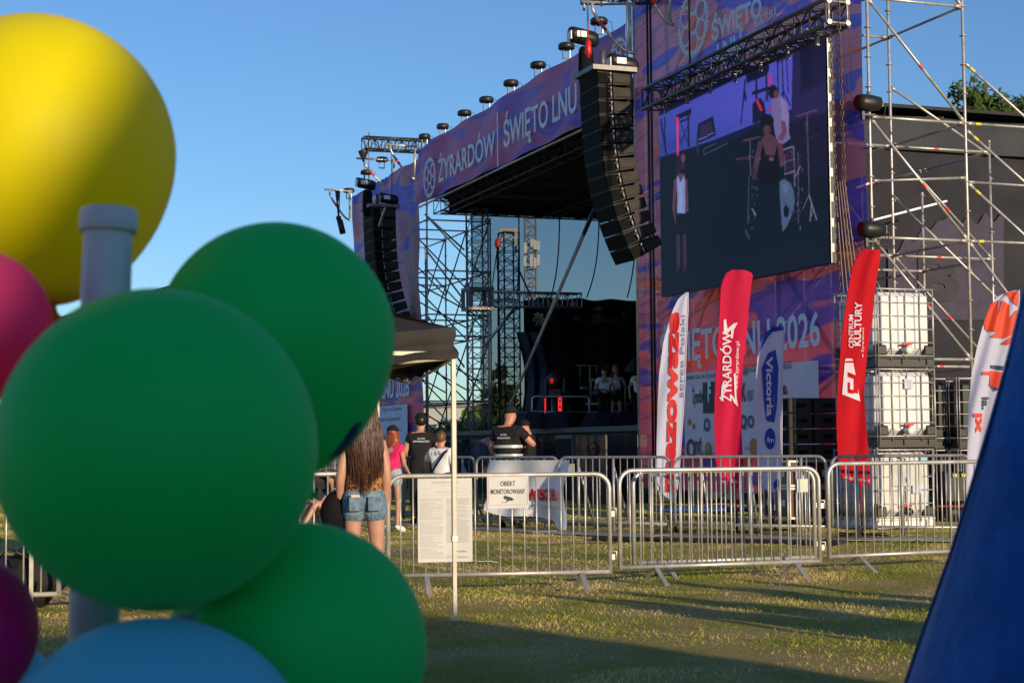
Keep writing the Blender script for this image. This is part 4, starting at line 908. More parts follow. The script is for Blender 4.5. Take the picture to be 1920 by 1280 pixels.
for (px, py, lab) in ((1035, 795, 'blue-black stage monitor wedge right of the red light tubes'), (1115, 790, 'stage monitor wedge left of the couple on the stage'), (1160, 790, 'stage monitor wedge in front of the couple on the stage'), (985, 797, 'stage monitor wedge left of the red light tubes')):
    c = PG(px, py+8, 1.7); c = Vector((c.x, c.y, 1.7)) if 0 < c.y < 60 else PD(px, py, 42)
    d = PD(px, py, 41.5); c = Vector((d.x, d.y, 1.7))
    mb = MB(); vs = [c+D1*a*.3+D2*b+ZV*z for a in (-1, 1) for b, z in ((-.3, 0), (.3, 0), (.3, .42), (-.05, .42))]; mb.add(vs, [(0, 1, 2, 3), (7, 6, 5, 4), (0, 4, 5, 1), (1, 5, 6, 2), (2, 6, 7, 3), (3, 7, 4, 0)])
    t = thing('stage_monitor', lab, 'speaker', c, 'stage monitor wedges'); mb.build('wedge_body', mat('blue_black_paint', (.015, .022, .04), .5, 0, var=.1), t)
    g = MB(); g.poly([c+D1*a*.27+D2*b-ZV*-z-D2*.004 for a, b, z in ((-1, -.29, .03), (1, -.29, .03), (1, -.065, .40), (-1, -.065, .40))]); g.build('grille', GRILLE, t)
# railing, LED bars, moving light, steps on stage
def onstage(px, py, Y): return PD(px, py, Y)
t = thing('stage_railing', 'pale tubular guard rail standing on the stage around the red light tubes', 'railing', PD(1050, 790, 42))
mb = MB(); a = PD(998, 800, 42); b = PD(998, 746, 42); c = PD(1002, 743, 42); d = PD(1100, 743, 42.6); e = PD(1105, 748, 42.6); f = PD(1105, 800, 42.6)
mb.path([a, b, c, d, e, f], .026, 7); mb.tube(PD(998, 771, 42), PD(1105, 772, 42.6), .016, 6); mb.build('rail_frame', GALV, t)
RL = mat('red_light', (.9, .02, .03), .3, 0, var=0, emit=1.0)
mb = MB(); mb.tube(PD(1022.5, 785, 42.8), PD(1022.5, 746, 42.8), .022, 6); tag(mb.build('light_tube', RL), 'thin red glowing light tube on the stage behind the guard rail', 'light tube')
t = thing('light_bar', 'wide red glowing light bar with dark dots behind the guard rail', 'light panel', PD(1050, 785, 42.9))
mb = MB(); p = PD(1050, 765, 42.9); mb.box(p, .1, .04, .56, (Vector((1, 0, 0)), Vector((0, 1, 0)), ZV)); mb.build('panel', RL, t)
mb = MB()
for y in (751, 762, 773, 783): mb.ell(PD(1050, y, 42.87), .022, .01, .03, nu=8, nv=6)
mb.build('dots', BLACK, t)
t = thing('moving_head_light', 'black moving head lamp with a dim red glow on the dark stage', 'stage light', PD(1040, 745, 44))
mb = MB(); q = PD(1040, 714, 44); mb.ell(q, .22, .2, .24); mb.box(q-ZV*.32, .3, .3, .2); mb.box(q+Vector((.24, 0, -.12)), .05, .16, .4); mb.box(q+Vector((-.24, 0, -.12)), .05, .16, .4); mb.build('lamp_head', BPLAST, t)
mb = MB(); mb.ell(q+Vector((-.08, -.19, 0)), .05, .02, .08, nu=10, nv=6); mb.build('red_lens', mat('dim_red_light', (.5, .01, .01), .3, 0, var=0, emit=.8), t)
mb = MB(); mb.tube(q-ZV*.4, Vector((q.x, q.y, 1.7)), .1, 8); mb.build('stand', BPLAST, t)
t = thing('platform', 'pale framed steps and platform in the dark at the back of the stage', 'platform', PD(1130, 760, 50))
mb = MB(); PM = mat('dim_alu', (.30, .27, .22), .5, .3, var=.15)
for (x0, y0, x1, y1, r) in ((1080, 685, 1140, 686, .02), (1088, 685, 1087, 725, .018), (1106, 686, 1106, 750, .025), (1119, 688, 1119, 710, .018), (1139, 686, 1139, 700, .018), (1107, 712, 1150, 713, .05), (1090, 727, 1110, 727, .05), (1109, 712, 1109, 756, .03), (1098, 757, 1195, 757, .05), (1109, 728, 1106, 712, .02), (1121, 720, 1121, 756, .03), (1174, 758, 1174, 775, .03)):
    mb.tube(PD(x0, y0, 50), PD(x1, y1, 50.4), r, 6)
mb.build('platform_frame', PM, t)
mb = MB(); mb.tube(PD(1192, 668, 45), PD(1186, 698, 45), .05, 5, r2=.26); tag(mb.build('hanging_drape', mat('grey_blue_drape', (.03, .035, .045), .8, 0, var=.3)), 'grey-blue pointed cloth hanging at the right edge of the stage opening', 'cloth')
ue = _u_at(1194, -.05, 5); mb = MB(); mb.tube(S(ue, -.05, .1), S(ue, -.05, 10.8), .025, 8); tag(mb.build('scaffold_pole', GALV), 'pale upright pole along the left edge of the right banner', 'pole')

# ================================================================ crowd barriers
def barrier_mesh(t, a, b, H, zb, nb, feet='V', rad=.021, m=GALV, plate=None, hooks=True):
    a, b = Vector(a), Vector(b); d = (b-a).normalized(); n = Vector((-d.y, d.x, 0)); Lb = (b-a).length; rc = .13
    pts = [a+ZV*(zb-.02)]
    pts += [a+ZV*(H-rc)]+[a+d*rc*(1-math.cos(k*math.pi/12))+ZV*(H-rc+rc*math.sin(k*math.pi/12)) for k in range(1, 6)]+[a+d*rc+ZV*H]
    pts += [b-d*rc+ZV*H]+[b-d*rc*(1-math.sin(k*math.pi/12))+ZV*(H-rc+rc*math.cos(k*math.pi/12)) for k in range(1, 6)]+[b+ZV*(H-rc), b+ZV*(zb-.02)]
    mb = MB(); mb.path(pts, rad, 10); mb.build('frame', m, t)
    mb = MB(); mb.tube(a+ZV*zb, b+ZV*zb, rad*.95, 10); mb.build('bottom_rail', m, t)
    bar = None
    for k in range(1, nb+1):
        x = Lb*k/(nb+1); top = H-.005
        if x < rc: top = H-rc+math.sqrt(max(rc**2-(rc-x)**2, 0))
        if x > Lb-rc: top = H-rc+math.sqrt(max(rc**2-(x-Lb+rc)**2, 0))
        mb = MB(); p = a+d*x; mb.tube(p+ZV*zb, p+ZV*top, .0078, 6); mb.build('bar', m, t)
    if feet == 'V':
        for s in (.17, .87):
            p = a+(b-a)*s
            for sg in (-1, 1):
                mb = MB(); q = p+n*sg*.26; mb.box((p+q)/2+ZV*(zb+.004)*.5, .045, .012, math.hypot(.26, zb)+.02, (d, (n*sg*zb+ZV*.26).normalized(), (n*-sg*.26+ZV*zb).normalized())); mb.build('foot', GALV2, t)
    elif feet == 'flat':
        for s in (.18, .5, .84):
            p = a+(b-a)*s; mb = MB(); mb.tube(p+n*.0+ZV*(H-.12), p+n*.42+ZV*.04, .018, 7); mb.build('brace', m, t)
            mb = MB(); mb.tube(p+ZV*(H-.02), p+ZV*.03, .02, 7); mb.build('post', m, t)
        mb = MB(); mb.box((a+b)/2-n*.25+ZV*.012, Lb*.98, .55, .012, (d, n, ZV)); mb.build('base_plate', GALV2, t)
    if hooks:
        for z in (H*.70, zb+.18):
            mb = MB(); mb.path([b+ZV*z, b+d*.06+ZV*z, b+d*.06+ZV*(z-.08)], .008, 6); mb.box(b+d*.02+ZV*(z-.05), .05, .02, .05, (d, n, ZV)); mb.build('hook', m, t)
    if plate:
        mb = MB(); p = a+(b-a)*plate; mb.box(p+ZV*(H-.16)-n*.02, .12, .006, .13, (d, n, ZV)); mb.build('blank_plate', mat('pale_plate_green', (.55, .60, .50), .5, 0, var=.08), t)
def XY(px, Y): p = PD(px, 830, Y); return Vector((p.x, p.y, 0))
NG = 'steel crowd barriers in the near row'
NB = [((727, 14.62), (1141, 14.9), 1.02, 17, 'near steel crowd barrier carrying the paper sheet and the camera warning sign', None),
      ((1160, 15.36), (1533, 16.0), 1.04, 19, 'near steel crowd barrier between the signed one and the blue inflatable', None),
      ((1186, 15.95), (1524, 16.55), 1.02, 19, 'steel crowd barrier standing close behind the middle one of the near row', .93),
      ((1551, 16.6), (1856, 17.5), 1.07, 18, 'near steel crowd barrier at the right, running behind the blue inflatable', None),
      ((140, 13.3), (716, 14.6), 1.05, 20, 'near steel crowd barrier mostly hidden behind the green balloons, ending by the girl', None),
      ((-560, 12.8), (112, 13.1), 1.05, 19, 'near steel crowd barrier at the far left, seen between the magenta and green balloons', None)]
for (xa, ya), (xb, yb), H, nb, lab, pl in NB:
    a, b = XY(xa, ya), XY(xb, yb); t = thing('crowd_barrier', lab, 'crowd barrier', (a+b)/2, NG); barrier_mesh(t, a, b, H, .15, nb, plate=pl)
FG = 'steel crowd barriers in the far row'
FB = [((600, 29.0), (755, 28.0), 'leftmost visible far-row barrier behind the girl in pink'), ((757, 28.0), (890, 26.3), 'far-row barrier behind the boy in the white shirt'),
      ((893, 26.2), (1046, 24.8), 'far-row barrier with the white cloth hung over it'), ((1048, 24.6), (1256, 23.4), 'far-row barrier between the white cloth and the white and red flag'),
      ((1264, 23.3), (1548, 22.4), 'far-row barrier in front of the sponsor board and flags'), ((1558, 22.3), (1822, 21.8), 'far-row barrier in front of the water tanks')]
for (xa, ya), (xb, yb), lab in FB:
    a, b = XY(xa, ya), XY(xb, yb); t = thing('crowd_barrier', lab, 'crowd barrier', (a+b)/2, FG)
    barrier_mesh(t, a, b, 1.10, .16, 12 if xb < 1100 else 15, feet='flat', m=GALV2, plate=.12 if xa == 1048 else None)
# signs on the near barrier
def near_pt(px, py, off=.03):
    a, b = XY(727, 14.62), XY(1141, 14.9); d = (b-a).normalized(); n = Vector((d.y, -d.x, 0)); rr = ray(px, py); o = Vector((0, 0, CH0))-(a+n*off)
    tt = -o.dot(n)/rr.dot(n); return Vector((0, 0, CH0))+rr*tt, n
CH0 = 1.28
PAPER = mat('paper_white', (.70, .69, .67), .6, 0, var=.04, transl=.15)
def sheet(name, lab, cat, x0, y0, x1, y1, dy, writes):
    """corner px; dy: how much the top edge rises from left to right"""
    tl, n = near_pt(x0, y0); tr_, _ = near_pt(x1, y0-dy); bl_, _ = near_pt(x0, y1); t = thing(name, lab, cat, bl_)
    e1 = tr_-tl; e1.z = 0; e2 = Vector((0, 0, bl_.z-tl.z)); mb = MB(); N = 10
    f = lambda s, q, o=0: tl+e1*s+e2*q+n*(o+.006*math.sin(s*5+q*2))
    mb.grid(lambda s, q: f(s, q), 10, 10); mb.build('sheet_face', PAPER, t)
    writes(t, f, e1.length, abs(e2.z)); return t
def wr_sign(t, f, w, h):
    mb = MB()
    text_on(mb, 'OBIEKT', lambda s, y: f(.32+.36*s, .30-.16*y, .004), .008); text_on(mb, 'MONITOROWANY', lambda s, y: f(.085+.83*s, .55-.16*y, .004), .008)
    P = lambda pts: mb.poly([f(x, y, .004) for x, y in pts])
    P([(.40, .62), (.43, .60), (.61, .67), (.60, .76), (.56, .765), (.40, .70)]); P([(.60, .69), (.64, .705), (.63, .755), (.60, .75)]); P([(.47, .73), (.52, .745), (.50, .79), (.46, .80), (.45, .785), (.475, .77)]); P([(.36, .81), (.46, .80), (.48, .815), (.36, .825)])
    mb.build('lettering', INK, t)
    mb = MB()
    for (x0, y0, x1, y1) in ((.03, .05, .97, .053), (.03, .885, .97, .889), (.03, .05, .034, .888), (.966, .05, .97, .888)): mb.poly([f(x0, y0, .004), f(x1, y0, .004), f(x1, y1, .004), f(x0, y1, .004)])
    mb.build('thin_red_frame', REDP, t)
sheet('warning_sign', 'white sign with camera symbol and two lines of black lettering on the near barrier', 'sign', 913, 893, 991, 953, 0, wr_sign)
def wr_rules(t, f, w, h):
    mb = MB(); rn = random.Random(11)
    text_on(mb, 'REGULAMIN IMPREZY MASOWEJ', lambda s, y: f(.26+.50*s, .055-.016*y, .004), .005)
    def line(x0, x1, y, hh=.0035): mb.poly([f(x0, y-hh, .004), f(x1, y-hh, .004), f(x1, y+hh, .004), f(x0, y+hh, .004)])
    for y, a, b in ((.075, .36, .66), (.09, .42, .6), (.125, .08, .9), (.15, .35, .65), (.165, .2, .82), (.18, .3, .74), (.205, .08, .92)): line(a, b, y, .0016)
    y = .24
    while y < .96:
        for c0, c1 in ((.04, .47), (.52, .96)):
            if c0 > .5 and y > .78 and y < .92: continue
            if rn.random() < .94: line(c0, c1-(c1-c0)*(rn.random()*.6 if rn.random() < .35 else .02), y, .0021)
        y += .0105
    mb.build('small_print', mat('pale_print', (.42, .42, .43), .7, 0, var=0), t)
    mb = MB(); text_on(mb, 'Żyrardów', lambda s, y: f(.66+.24*s, .885-.025*y, .004), .02); text_on(mb, 'REGULAMIN', lambda s, y: f(.74+.16*s, .95-.012*y, .004), 0); mb.build('stamp', GREYINK, t)
ns = sheet('notice_sheet', 'tall white sheet of small printed rules tied to the near barrier behind the tent pole', 'notice', 783, 897, 885, 1054, -1.0, wr_rules)
mb = MB(); mb.path([near_pt(x, y, .035)[0] for x, y in ((884, 1049), (900, 1052), (918, 1051), (934, 1054))], .0025, 5); mb.build('tie_string', WHITEP, ns)
# white cloth on far barrier
def far_cloth():
    a, b = XY(893, 26.2), XY(1040, 24.8); d = (b-a).normalized(); n = Vector((d.y, -d.x, 0))
    t = thing('fabric_banner', 'white cloth banner with red lettering drooping over a far barrier', 'banner', a)
    s0 = .245; 
    def f(s, q, o=0):
        P = XY(925+146*s, 25.6-1.2*s)
        z = 1.06-(.76+.24*s+.04*math.sin(s*9))*q
        return P+ZV*max(z, .03)+n*(.06+o+.05*math.sin(s*13+q*2.5)*(.3+q)+.10*q*math.sin(s*6+1)+.04*math.sin(q*7+s*5))
    CL = mat('white_cloth', (.88, .88, .90), .75, 0, var=.05, transl=.08)
    mb = MB(); mb.grid(lambda s, q: f(s, q), 50, 30); mb.build('cloth', CL, t)
    mb = MB(); L_ = (b-a).length
    # lettering follows the cloth
    f2 = lambda s, z, o=.03: f(s, .4, o)*1.0+ZV*(z-f(s, .4, o).z)
    text_on(mb, 'wsze.', lambda s, y: f2(.47+.47*s, .47+.25*y, .07), .03); mb.build('red_lettering', REDP, t)
    mb = MB(); text_on(mb, 'serce Polski', lambda s, y: f2(.55+.38*s, .34+.06*y, .05)); mb.build('grey_lettering', GREYINK, t)
far_cloth()

# ================================================================ feather flags
def flag(lab, rows, Y, mt, pole_right=True, fold=.016, nf=1.8, base=None, tw=0.0, prints=()):
    """rows: (py, xl, xr) top to bottom in photo pixels, standing at distance Y"""
    rows = sorted(rows); ys = [r[0] for r in rows]
    def edge(py):
        for k in range(len(rows)-1):
            if py <= rows[k+1][0]:
                q = (py-rows[k][0])/(rows[k+1][0]-rows[k][0]); return rows[k][1]+(rows[k+1][1]-rows[k][1])*q, rows[k][2]+(rows[k+1][2]-rows[k][2])*q
        return rows[-1][1], rows[-1][2]
    def pt(px, py, o=0):
        xl, xr = edge(py); s = (px-xl)/max(xr-xl, 1)
        e_ = (1-s if pole_right else s); dd = fold*(.9*math.sin(s*nf*4.2+py*.011+.8*math.sin(py*.017))*(.3+.7*e_)+.30*math.sin(s*11+py*.03+rows[0][1])*e_)+fold*.5*math.sin(py*.017+s*1.2+rows[0][1])
        return PD(px, py, Y+dd-o)
    bp = PD(rows[-1][2] if pole_right else rows[-1][1], rows[-1][0], Y); bp.z = 0
    t = thing('feather_flag', lab, 'flag', bp, 'tall feather flags behind the far barriers')
    mb = MB()
    def g(s, q):
        py = ys[0]+(ys[-1]-ys[0])*q; xl, xr = edge(py); return pt(xl+(xr-xl)*s, py)
    mb.grid(g, 18, 90)
    # close the hem: give the cloth a rear skin 4 mm behind
    mb.build('flag_cloth', mt, t)
    mb = MB(); pp = []
    for k in range(25):
        py = ys[0]+(ys[-1]-ys[0])*k/24; xl, xr = edge(py); pp.append(pt(xr if pole_right else xl, py))
    pp.append(Vector((pp[-1].x+.0, pp[-1].y, .05))); mb.path(pp, .009, 6); mb.build('pole', mt, t)
    mb = MB(); p = pp[-1]; mb.tube(p-ZV*.04, p+ZV*.25, .02, 8)
    for a in (0, 1): 
        v = Vector((math.cos(a*1.57+.6), math.sin(a*1.57+.6), 0))*.45; mb.box(p-ZV*.03, .9, .05, .02, (v.normalized(), v.cross(ZV).normalized(), ZV))
    mb.build('cross_base', BLACK, t)
    for (name, m_, items) in prints:
        mb = MB()
        for it in items:
            if it[0] == 'p': mb.poly([pt(x, y, .018+(it[2] if len(it) > 2 else 0)) for x, y in it[1]])
            elif it[0] == 'g':     # subdivided quad: corners tl,tr,br,bl
                tl, tr2, br2, bl2 = it[1]; o = it[2]; mb.grid(lambda s, q: pt((tl[0]*(1-s)+tr2[0]*s)*(1-q)+(bl2[0]*(1-s)+br2[0]*s)*q, (tl[1]*(1-s)+tr2[1]*s)*(1-q)+(bl2[1]*(1-s)+br2[1]*s)*q, o), 8, 20)
            else:
                _, txt, p0, p1, cap, bold, o = it; q_ = MB()      # baseline p0 -> p1, cap vector in px
                text_on(q_, txt, lambda s, y: pt(p0[0]+(p1[0]-p0[0])*s+cap[0]*y, p0[1]+(p1[1]-p0[1])*s+cap[1]*y, o), bold); q_.build(name, m_, t)
        if mb.v: mb.build('emblem' if 'lettering' in name else name, m_, t)
    return t
FW = mat('white_flag_cloth', lin(222, 222, 244), .7, 0, var=.05, scale=3, transl=.4, bump=.7, bscale=2.6, stretch=(1, 1, .35), spec=.2)
FR = mat('crimson_flag_cloth', lin(230, 30, 78), .7, 0, var=.10, scale=2.5, transl=.4, bump=.7, bscale=2.6, stretch=(1, 1, .35), spec=.2)
FR2 = mat('red_flag_cloth', lin(222, 20, 38), .7, 0, var=.10, scale=2.5, transl=.4, bump=.7, bscale=2.6, stretch=(1, 1, .35), spec=.2)
RPR = mat('flag_red_print', lin(214, 16, 22), .6, 0, var=.05, transl=.3); WPR = mat('flag_white_print', lin(232, 224, 236), .6, 0, var=.03, transl=.2)
BPR = mat('flag_blue_print', lin(18, 62, 170), .6, 0, var=.05, transl=.2); GPR = mat('flag_grey_print', lin(110, 112, 140), .6, 0, var=0)
OPR = mat('flag_orange_print', lin(232, 72, 34), .6, 0, var=.05, transl=.25); NPR = mat('flag_navy_print', lin(36, 48, 84), .6, 0, var=.05)
flag('white feather flag with big red wavy lettering, leftmost of the flags', [(548, 1286, 1290), (560, 1272, 1290), (580, 1262, 1290), (600, 1255, 1289), (640, 1244, 1287), (700, 1236, 1285), (760, 1233, 1282), (830, 1231, 1277), (900, 1231, 1272), (926, 1242, 1268), (942, 1262, 1266)], 24.2, FW,
     prints=[('red_lettering', RPR, [('t', 'mazowsze', (1264, 922), (1273, 585), (-24, 0), .045, .02)]), ('grey_lettering', GPR, [('t', 'serce Polski', (1281, 745), (1285, 590), (-8, 0), .01, .02)])])
flag('crimson feather flag with white lettering reading upwards, second of the flags', [(506, 1372, 1396), (510, 1364, 1408), (516, 1359, 1412), (540, 1352, 1408), (580, 1350, 1404), (620, 1348, 1401), (680, 1344, 1394), (740, 1341, 1390), (800, 1340, 1390), (860, 1342, 1393), (905, 1352, 1396), (914, 1380, 1397)], 24.0, FR, pole_right=False, fold=.018,
     prints=[('white_lettering', WPR, [('t', 'ŻYRARDÓW', (1371, 752), (1371, 622), (-17, 0), .02, .02), ('t', 'www.zyrardow.pl', (1383, 730), (1386, 640), (-7, 0), .0, .02), ('t', '.zyrardow.pl', (1352, 902), (1390, 906), (0, -7), .0, .02),
        ('p', [(1357, 600), (1361, 598), (1364, 616), (1376, 606), (1383, 605), (1376, 618), (1374, 634), (1370, 634), (1371, 618), (1362, 626), (1357, 624)]), ('p', [(1351, 752), (1353, 722), (1363, 718), (1366, 724), (1358, 728), (1356, 746)]),
        ('p', [(1376, 700), (1379, 700), (1381, 745), (1384, 762), (1377, 756), (1371, 742), (1374, 742), (1378, 750)])])])
flag('white flag with blue rim and a blue bottle shape carrying white lettering', [(612, 1464, 1470), (616, 1446, 1470), (624, 1434, 1470), (640, 1427, 1469), (660, 1421, 1468), (700, 1418, 1467), (780, 1418, 1466), (860, 1419, 1466), (905, 1423, 1465), (922, 1440, 1452)], 24.4, FW,
     prints=[('blue_print', BPR, [('g', [(1446, 613), (1469, 612), (1469, 619), (1448, 622)], .012), ('p', [(1434, 624), (1448, 614), (1450, 620), (1440, 632), (1426, 656), (1420, 672), (1421, 660)]),
        ('g', [(1440, 662), (1454, 655), (1460, 690), (1428, 690)], .02), ('g', [(1428, 690), (1460, 690), (1457, 760), (1433, 760)], .02), ('g', [(1433, 760), (1457, 760), (1452, 792), (1437, 788)], .02), ('p', [(1444+10*math.cos(a), 822+20*math.sin(a)) for a in [k*math.pi/10 for k in range(20)]]), ('t', 'www.victoria', (1424, 855), (1460, 856), (0, -5), 0, .02), ('p', [(1450, 905), (1463, 890), (1462, 906), (1452, 918)])]),
        ('white_lettering', WPR, [('t', 'Victoria', (1437, 668), (1438, 780), (12, 0), .03, .026), ('t', 'fm', (1438, 829), (1451, 829), (0, -10), .02, .026)]), ('grey_lettering', GPR, [('t', 'Radio', (1450, 742), (1450, 770), (4, 0), 0, .026)])])
flag('tallest red feather flag with white lettering and a white square emblem, before the tanks', [(468, 1622, 1650), (474, 1612, 1651), (486, 1605, 1650), (510, 1596, 1646), (550, 1590, 1640), (600, 1582, 1636), (660, 1576, 1626), (740, 1570, 1620), (800, 1569, 1624), (860, 1572, 1630), (896, 1576, 1632), (910, 1614, 1632)], 23.0, FR2, pole_right=False, fold=.018,
     prints=[('white_lettering', WPR, [('t', 'CENTRUM', (1600, 652), (1600, 590), (-9, 0), .01, .02), ('t', 'KULTURY', (1613, 648), (1616, 566), (-13, 0), .03, .02), ('t', 'w Żyrardowie', (1619, 670), (1620, 614), (-4, 0), 0, .02), ('t', '.ck.zyrardow.pl', (1582, 896), (1630, 904), (0, -7), 0, .02),
        ('g', [(1584, 680), (1600, 680), (1613, 752), (1579, 739)], .014), ('g', [(1586, 672), (1597, 672), (1600, 676), (1584, 677)], .014)]),
        ('red_emblem_letter', FR2, [('g', [(1590, 697), (1607, 704), (1608, 712), (1590, 706)], .022), ('g', [(1601, 704), (1608, 706), (1609, 738), (1601, 736)], .022), ('g', [(1590, 716), (1594, 717), (1594, 736), (1590, 735)], .022), ('g', [(1590, 728), (1601, 731), (1601, 738), (1590, 736)], .022)])])
flag('white feather flag with an orange swirl and navy lettering, behind the blue inflatable', [(544, 1902, 1911), (550, 1880, 1911), (560, 1866, 1911), (580, 1854, 1909), (610, 1843, 1907), (650, 1832, 1903), (700, 1822, 1896), (760, 1816, 1890), (840, 1814, 1882), (900, 1813, 1876), (960, 1812, 1872)], 20.4, FW, fold=.03, nf=3.2,
     prints=[('orange_print', OPR, [('g', [(1884, 549), (1910, 545), (1909, 575), (1903, 570)], .014), ('g', [(1857, 571), (1872, 562), (1872, 600), (1845, 604)], .02), ('g', [(1845, 604), (1872, 600), (1870, 622), (1847, 618)], .02), ('g', [(1880, 562), (1893, 572), (1892, 600), (1872, 590)], .02), ('g', [(1872, 590), (1892, 600), (1880, 618), (1852, 622)], .02),
          ('g', [(1905, 582), (1909, 580), (1903, 625), (1886, 608)], .02), ('g', [(1886, 608), (1903, 625), (1885, 634), (1858, 632)], .02), ('g', [(1902, 628), (1901, 640), (1892, 646), (1876, 645)], .02), ('g', [(1844, 696), (1858, 697), (1858, 703), (1842, 702)], .02), ('g', [(1858, 694), (1880, 698), (1876, 728), (1856, 724)], .02), ('t', 'xi', (1840, 812), (1841, 774), (-16, 0), .03, .02)]),
        ('navy_print', NPR, [('g', [(1858, 684), (1882, 686), (1881, 694), (1858, 690)], .02), ('g', [(1853, 716), (1858, 724), (1876, 729), (1866, 733)], .02), ('t', 'la.', (1842, 744), (1842, 768), (13, 0), .03, .02)])])

# ================================================================ pop-up tent with black canopy
def tent():
    C0 = PD(853, 1160, 12.3); C0.z = 0; a = R(15.5); d1 = Vector((-math.sin(a), math.cos(a), 0)); d2 = Vector((-math.cos(a), -math.sin(a), 0))
    t = thing('popup_tent', 'pop-up tent with sagging black canopy and thin cream legs behind the balloons', 'tent', C0)
    CR = mat('cream_tent_pole', (.54, .49, .39), .45, .1, var=.15, scale=5); CAN = mat('black_canopy', (.040, .034, .032), .75, 0, var=.2, scale=3, bump=.8, bscale=5, spec=.25)
    LEN = 3.0; cs = [C0, C0+d1*LEN, C0+d1*LEN+d2*LEN, C0+d2*LEN]
    for c in cs:
        mb = MB(); mb.box(c+ZV*1.28, .036, .036, 1.40, (d1, d2, ZV), bev=.004); mb.box(c+ZV*.33, .028, .028, .60, (d1, d2, ZV)); mb.box(c+ZV*.005, .06, .06, .01, (d1, d2, ZV)); l = mb.build('leg', CR, t)
        q = MB(); q.box(c+ZV*.60, .044, .044, .05, (d1, d2, ZV), bev=.004); q.build('leg_lock', WHITEP, l)
    ap = C0+(d1+d2)*LEN/2
    mb = MB()
    for k in range(4):
        A, B = cs[k], cs[(k+1) % 4]
        def f(s, q, A=A, B=B):
            e = A+(B-A)*s; p = e+(ap-e)*q; p.z = 2.16+.55*q**1.1-.10*math.sin(s*math.pi)*(1-q)+.03*math.sin(s*17+q*5)*math.sin(q*3.1); return p
        mb.grid(f, 24, 10)
        def g(s, q, A=A, B=B):
            e = A+(B-A)*s; out = (e-ap).normalized()
            z = 2.165-.10*math.sin(s*math.pi)-(.225+.012*math.sin(s*40))*q
            p = e+out*(.02+.035*math.sin(q*9+s*6)*q); p.z = z; return p
        mb.grid(g, 40, 8)
    mb.build('canopy', CAN, t)
    mb = MB()
    for k in range(4):
        A, B = cs[k], cs[(k+1) % 4]; M = (A+B)/2
        for (p, q, zp, zq) in ((A, M, 1.96, 1.72), (A, M, 1.62, 1.98), (B, M, 1.96, 1.72), (B, M, 1.62, 1.98)): pass
        mb.tube(A+ZV*1.93, M+ZV*1.80, .012, 6); mb.tube(B+ZV*1.93, M+ZV*1.80, .012, 6)
        mb.box((A+B)/2+ZV*1.965, (B-A).length*.99, .02, .03, ((B-A).normalized(), ZV.cross(B-A).normalized(), ZV))
    mb.build('scissor_frame', CR, t)
tent()

# ================================================================ balloons, pipe, inflatable
def latex(name, col, tr_=.25):
    mt = bpy.data.materials.new(name); mt.use_nodes = True; N = mt.node_tree.nodes; K = mt.node_tree.links; b = N['Principled BSDF']
    b.inputs['Roughness'].default_value = .55; b.inputs['Specular IOR Level'].default_value = .25; b.inputs['Sheen Weight'].default_value = .12; b.inputs['Sheen Roughness'].default_value = .4
    tc = N.new('ShaderNodeTexCoord'); n = N.new('ShaderNodeTexNoise'); n.inputs['Scale'].default_value = 9; K.new(tc.outputs['Object'], n.inputs[0])
    mx = N.new('ShaderNodeMix'); mx.data_type = 'RGBA'; K.new(n.outputs[0], mx.inputs[0]); mx.inputs[6].default_value = (*[c*.93 for c in col], 1); mx.inputs[7].default_value = (*[min(1, c*1.06) for c in col], 1)
    K.new(mx.outputs[2], b.inputs['Base Color']); t = N.new('ShaderNodeBsdfTranslucent'); K.new(mx.outputs[2], t.inputs[0]); ms = N.new('ShaderNodeMixShader'); ms.inputs[0].default_value = tr_
    K.new(b.outputs[0], ms.inputs[1]); K.new(t.outputs[0], ms.inputs[2]); K.new(ms.outputs[0], N['Material Output'].inputs[0]); return mt
from mathutils.bvhtree import BVHTree
BV = {}
def balloon(px, py, rpx, Y, col, lab, tail=(0, -1, 0), taper=.16, stretch=1.04, neck=False):
    c = PD(px, py, Y); r = rpx/FPX*Y; t = thing('balloon', lab, 'balloon', c, 'latex balloons tied round the pipe')
    Z = -Vector(tail).normalized(); X = Z.cross(Vector((.3, 1, .2))).normalized(); Y_ = Z.cross(X)
    def fn(x, y, z):
        k = 1-taper*max(0, -z)**1.6; zz = z*stretch if z > 0 else z*(stretch+taper*.9)
        return x*k, y*k, zz
    mb = MB(); mb.ell(c, r, r, r, (X, Y_, Z), 64, 40, fn=fn); BV[tuple(c)] = BVHTree.FromPolygons([Vector(v) for v in mb.v], mb.f); mb.build('balloon_skin', col, t)
    kz = -r*(stretch+taper*.9); mb = MB(); mb.lathe([(.010, .006), (.006, -.004), (.007, -.010), (.016, -.022)], c+Z*kz, (X, Y_, Z), 14); mb.build('knot', latex('glow_tinted_knot', (.85, .16, .01), .4) if neck else col, t)  # orange tint paints in the glow from the pink balloon
    if neck: mb = MB(); mb.lathe([(r*.02, -.004), (r*.10, .004), (r*.22, .018), (r*.26, .022)], c+Z*kz, (X, Y_, Z), 20); mb.build('neck', latex('glow_tinted_neck', (.9, .28, .01), .4), t)  # same pink glow painted into the neck colour
    return t, c, r
GRN = latex('green_latex', (.0, .70, .12)); YEL = latex('yellow_latex', (.95, .80, .003), .36); PNK = latex('pink_latex', (.98, .08, .27), .5); MAG = latex('magenta_latex', (.92, .010, .22)); BLU = latex('blue_latex', (.16, .62, .78))
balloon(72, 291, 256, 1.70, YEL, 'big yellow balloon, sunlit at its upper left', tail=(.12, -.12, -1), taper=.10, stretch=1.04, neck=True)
tB, cB, rB = balloon(518, 640, 224, 1.56, GRN, 'green balloon at the back right, in front of the tent canopy', tail=(.2, -.3, -1), taper=.2, stretch=1.0)
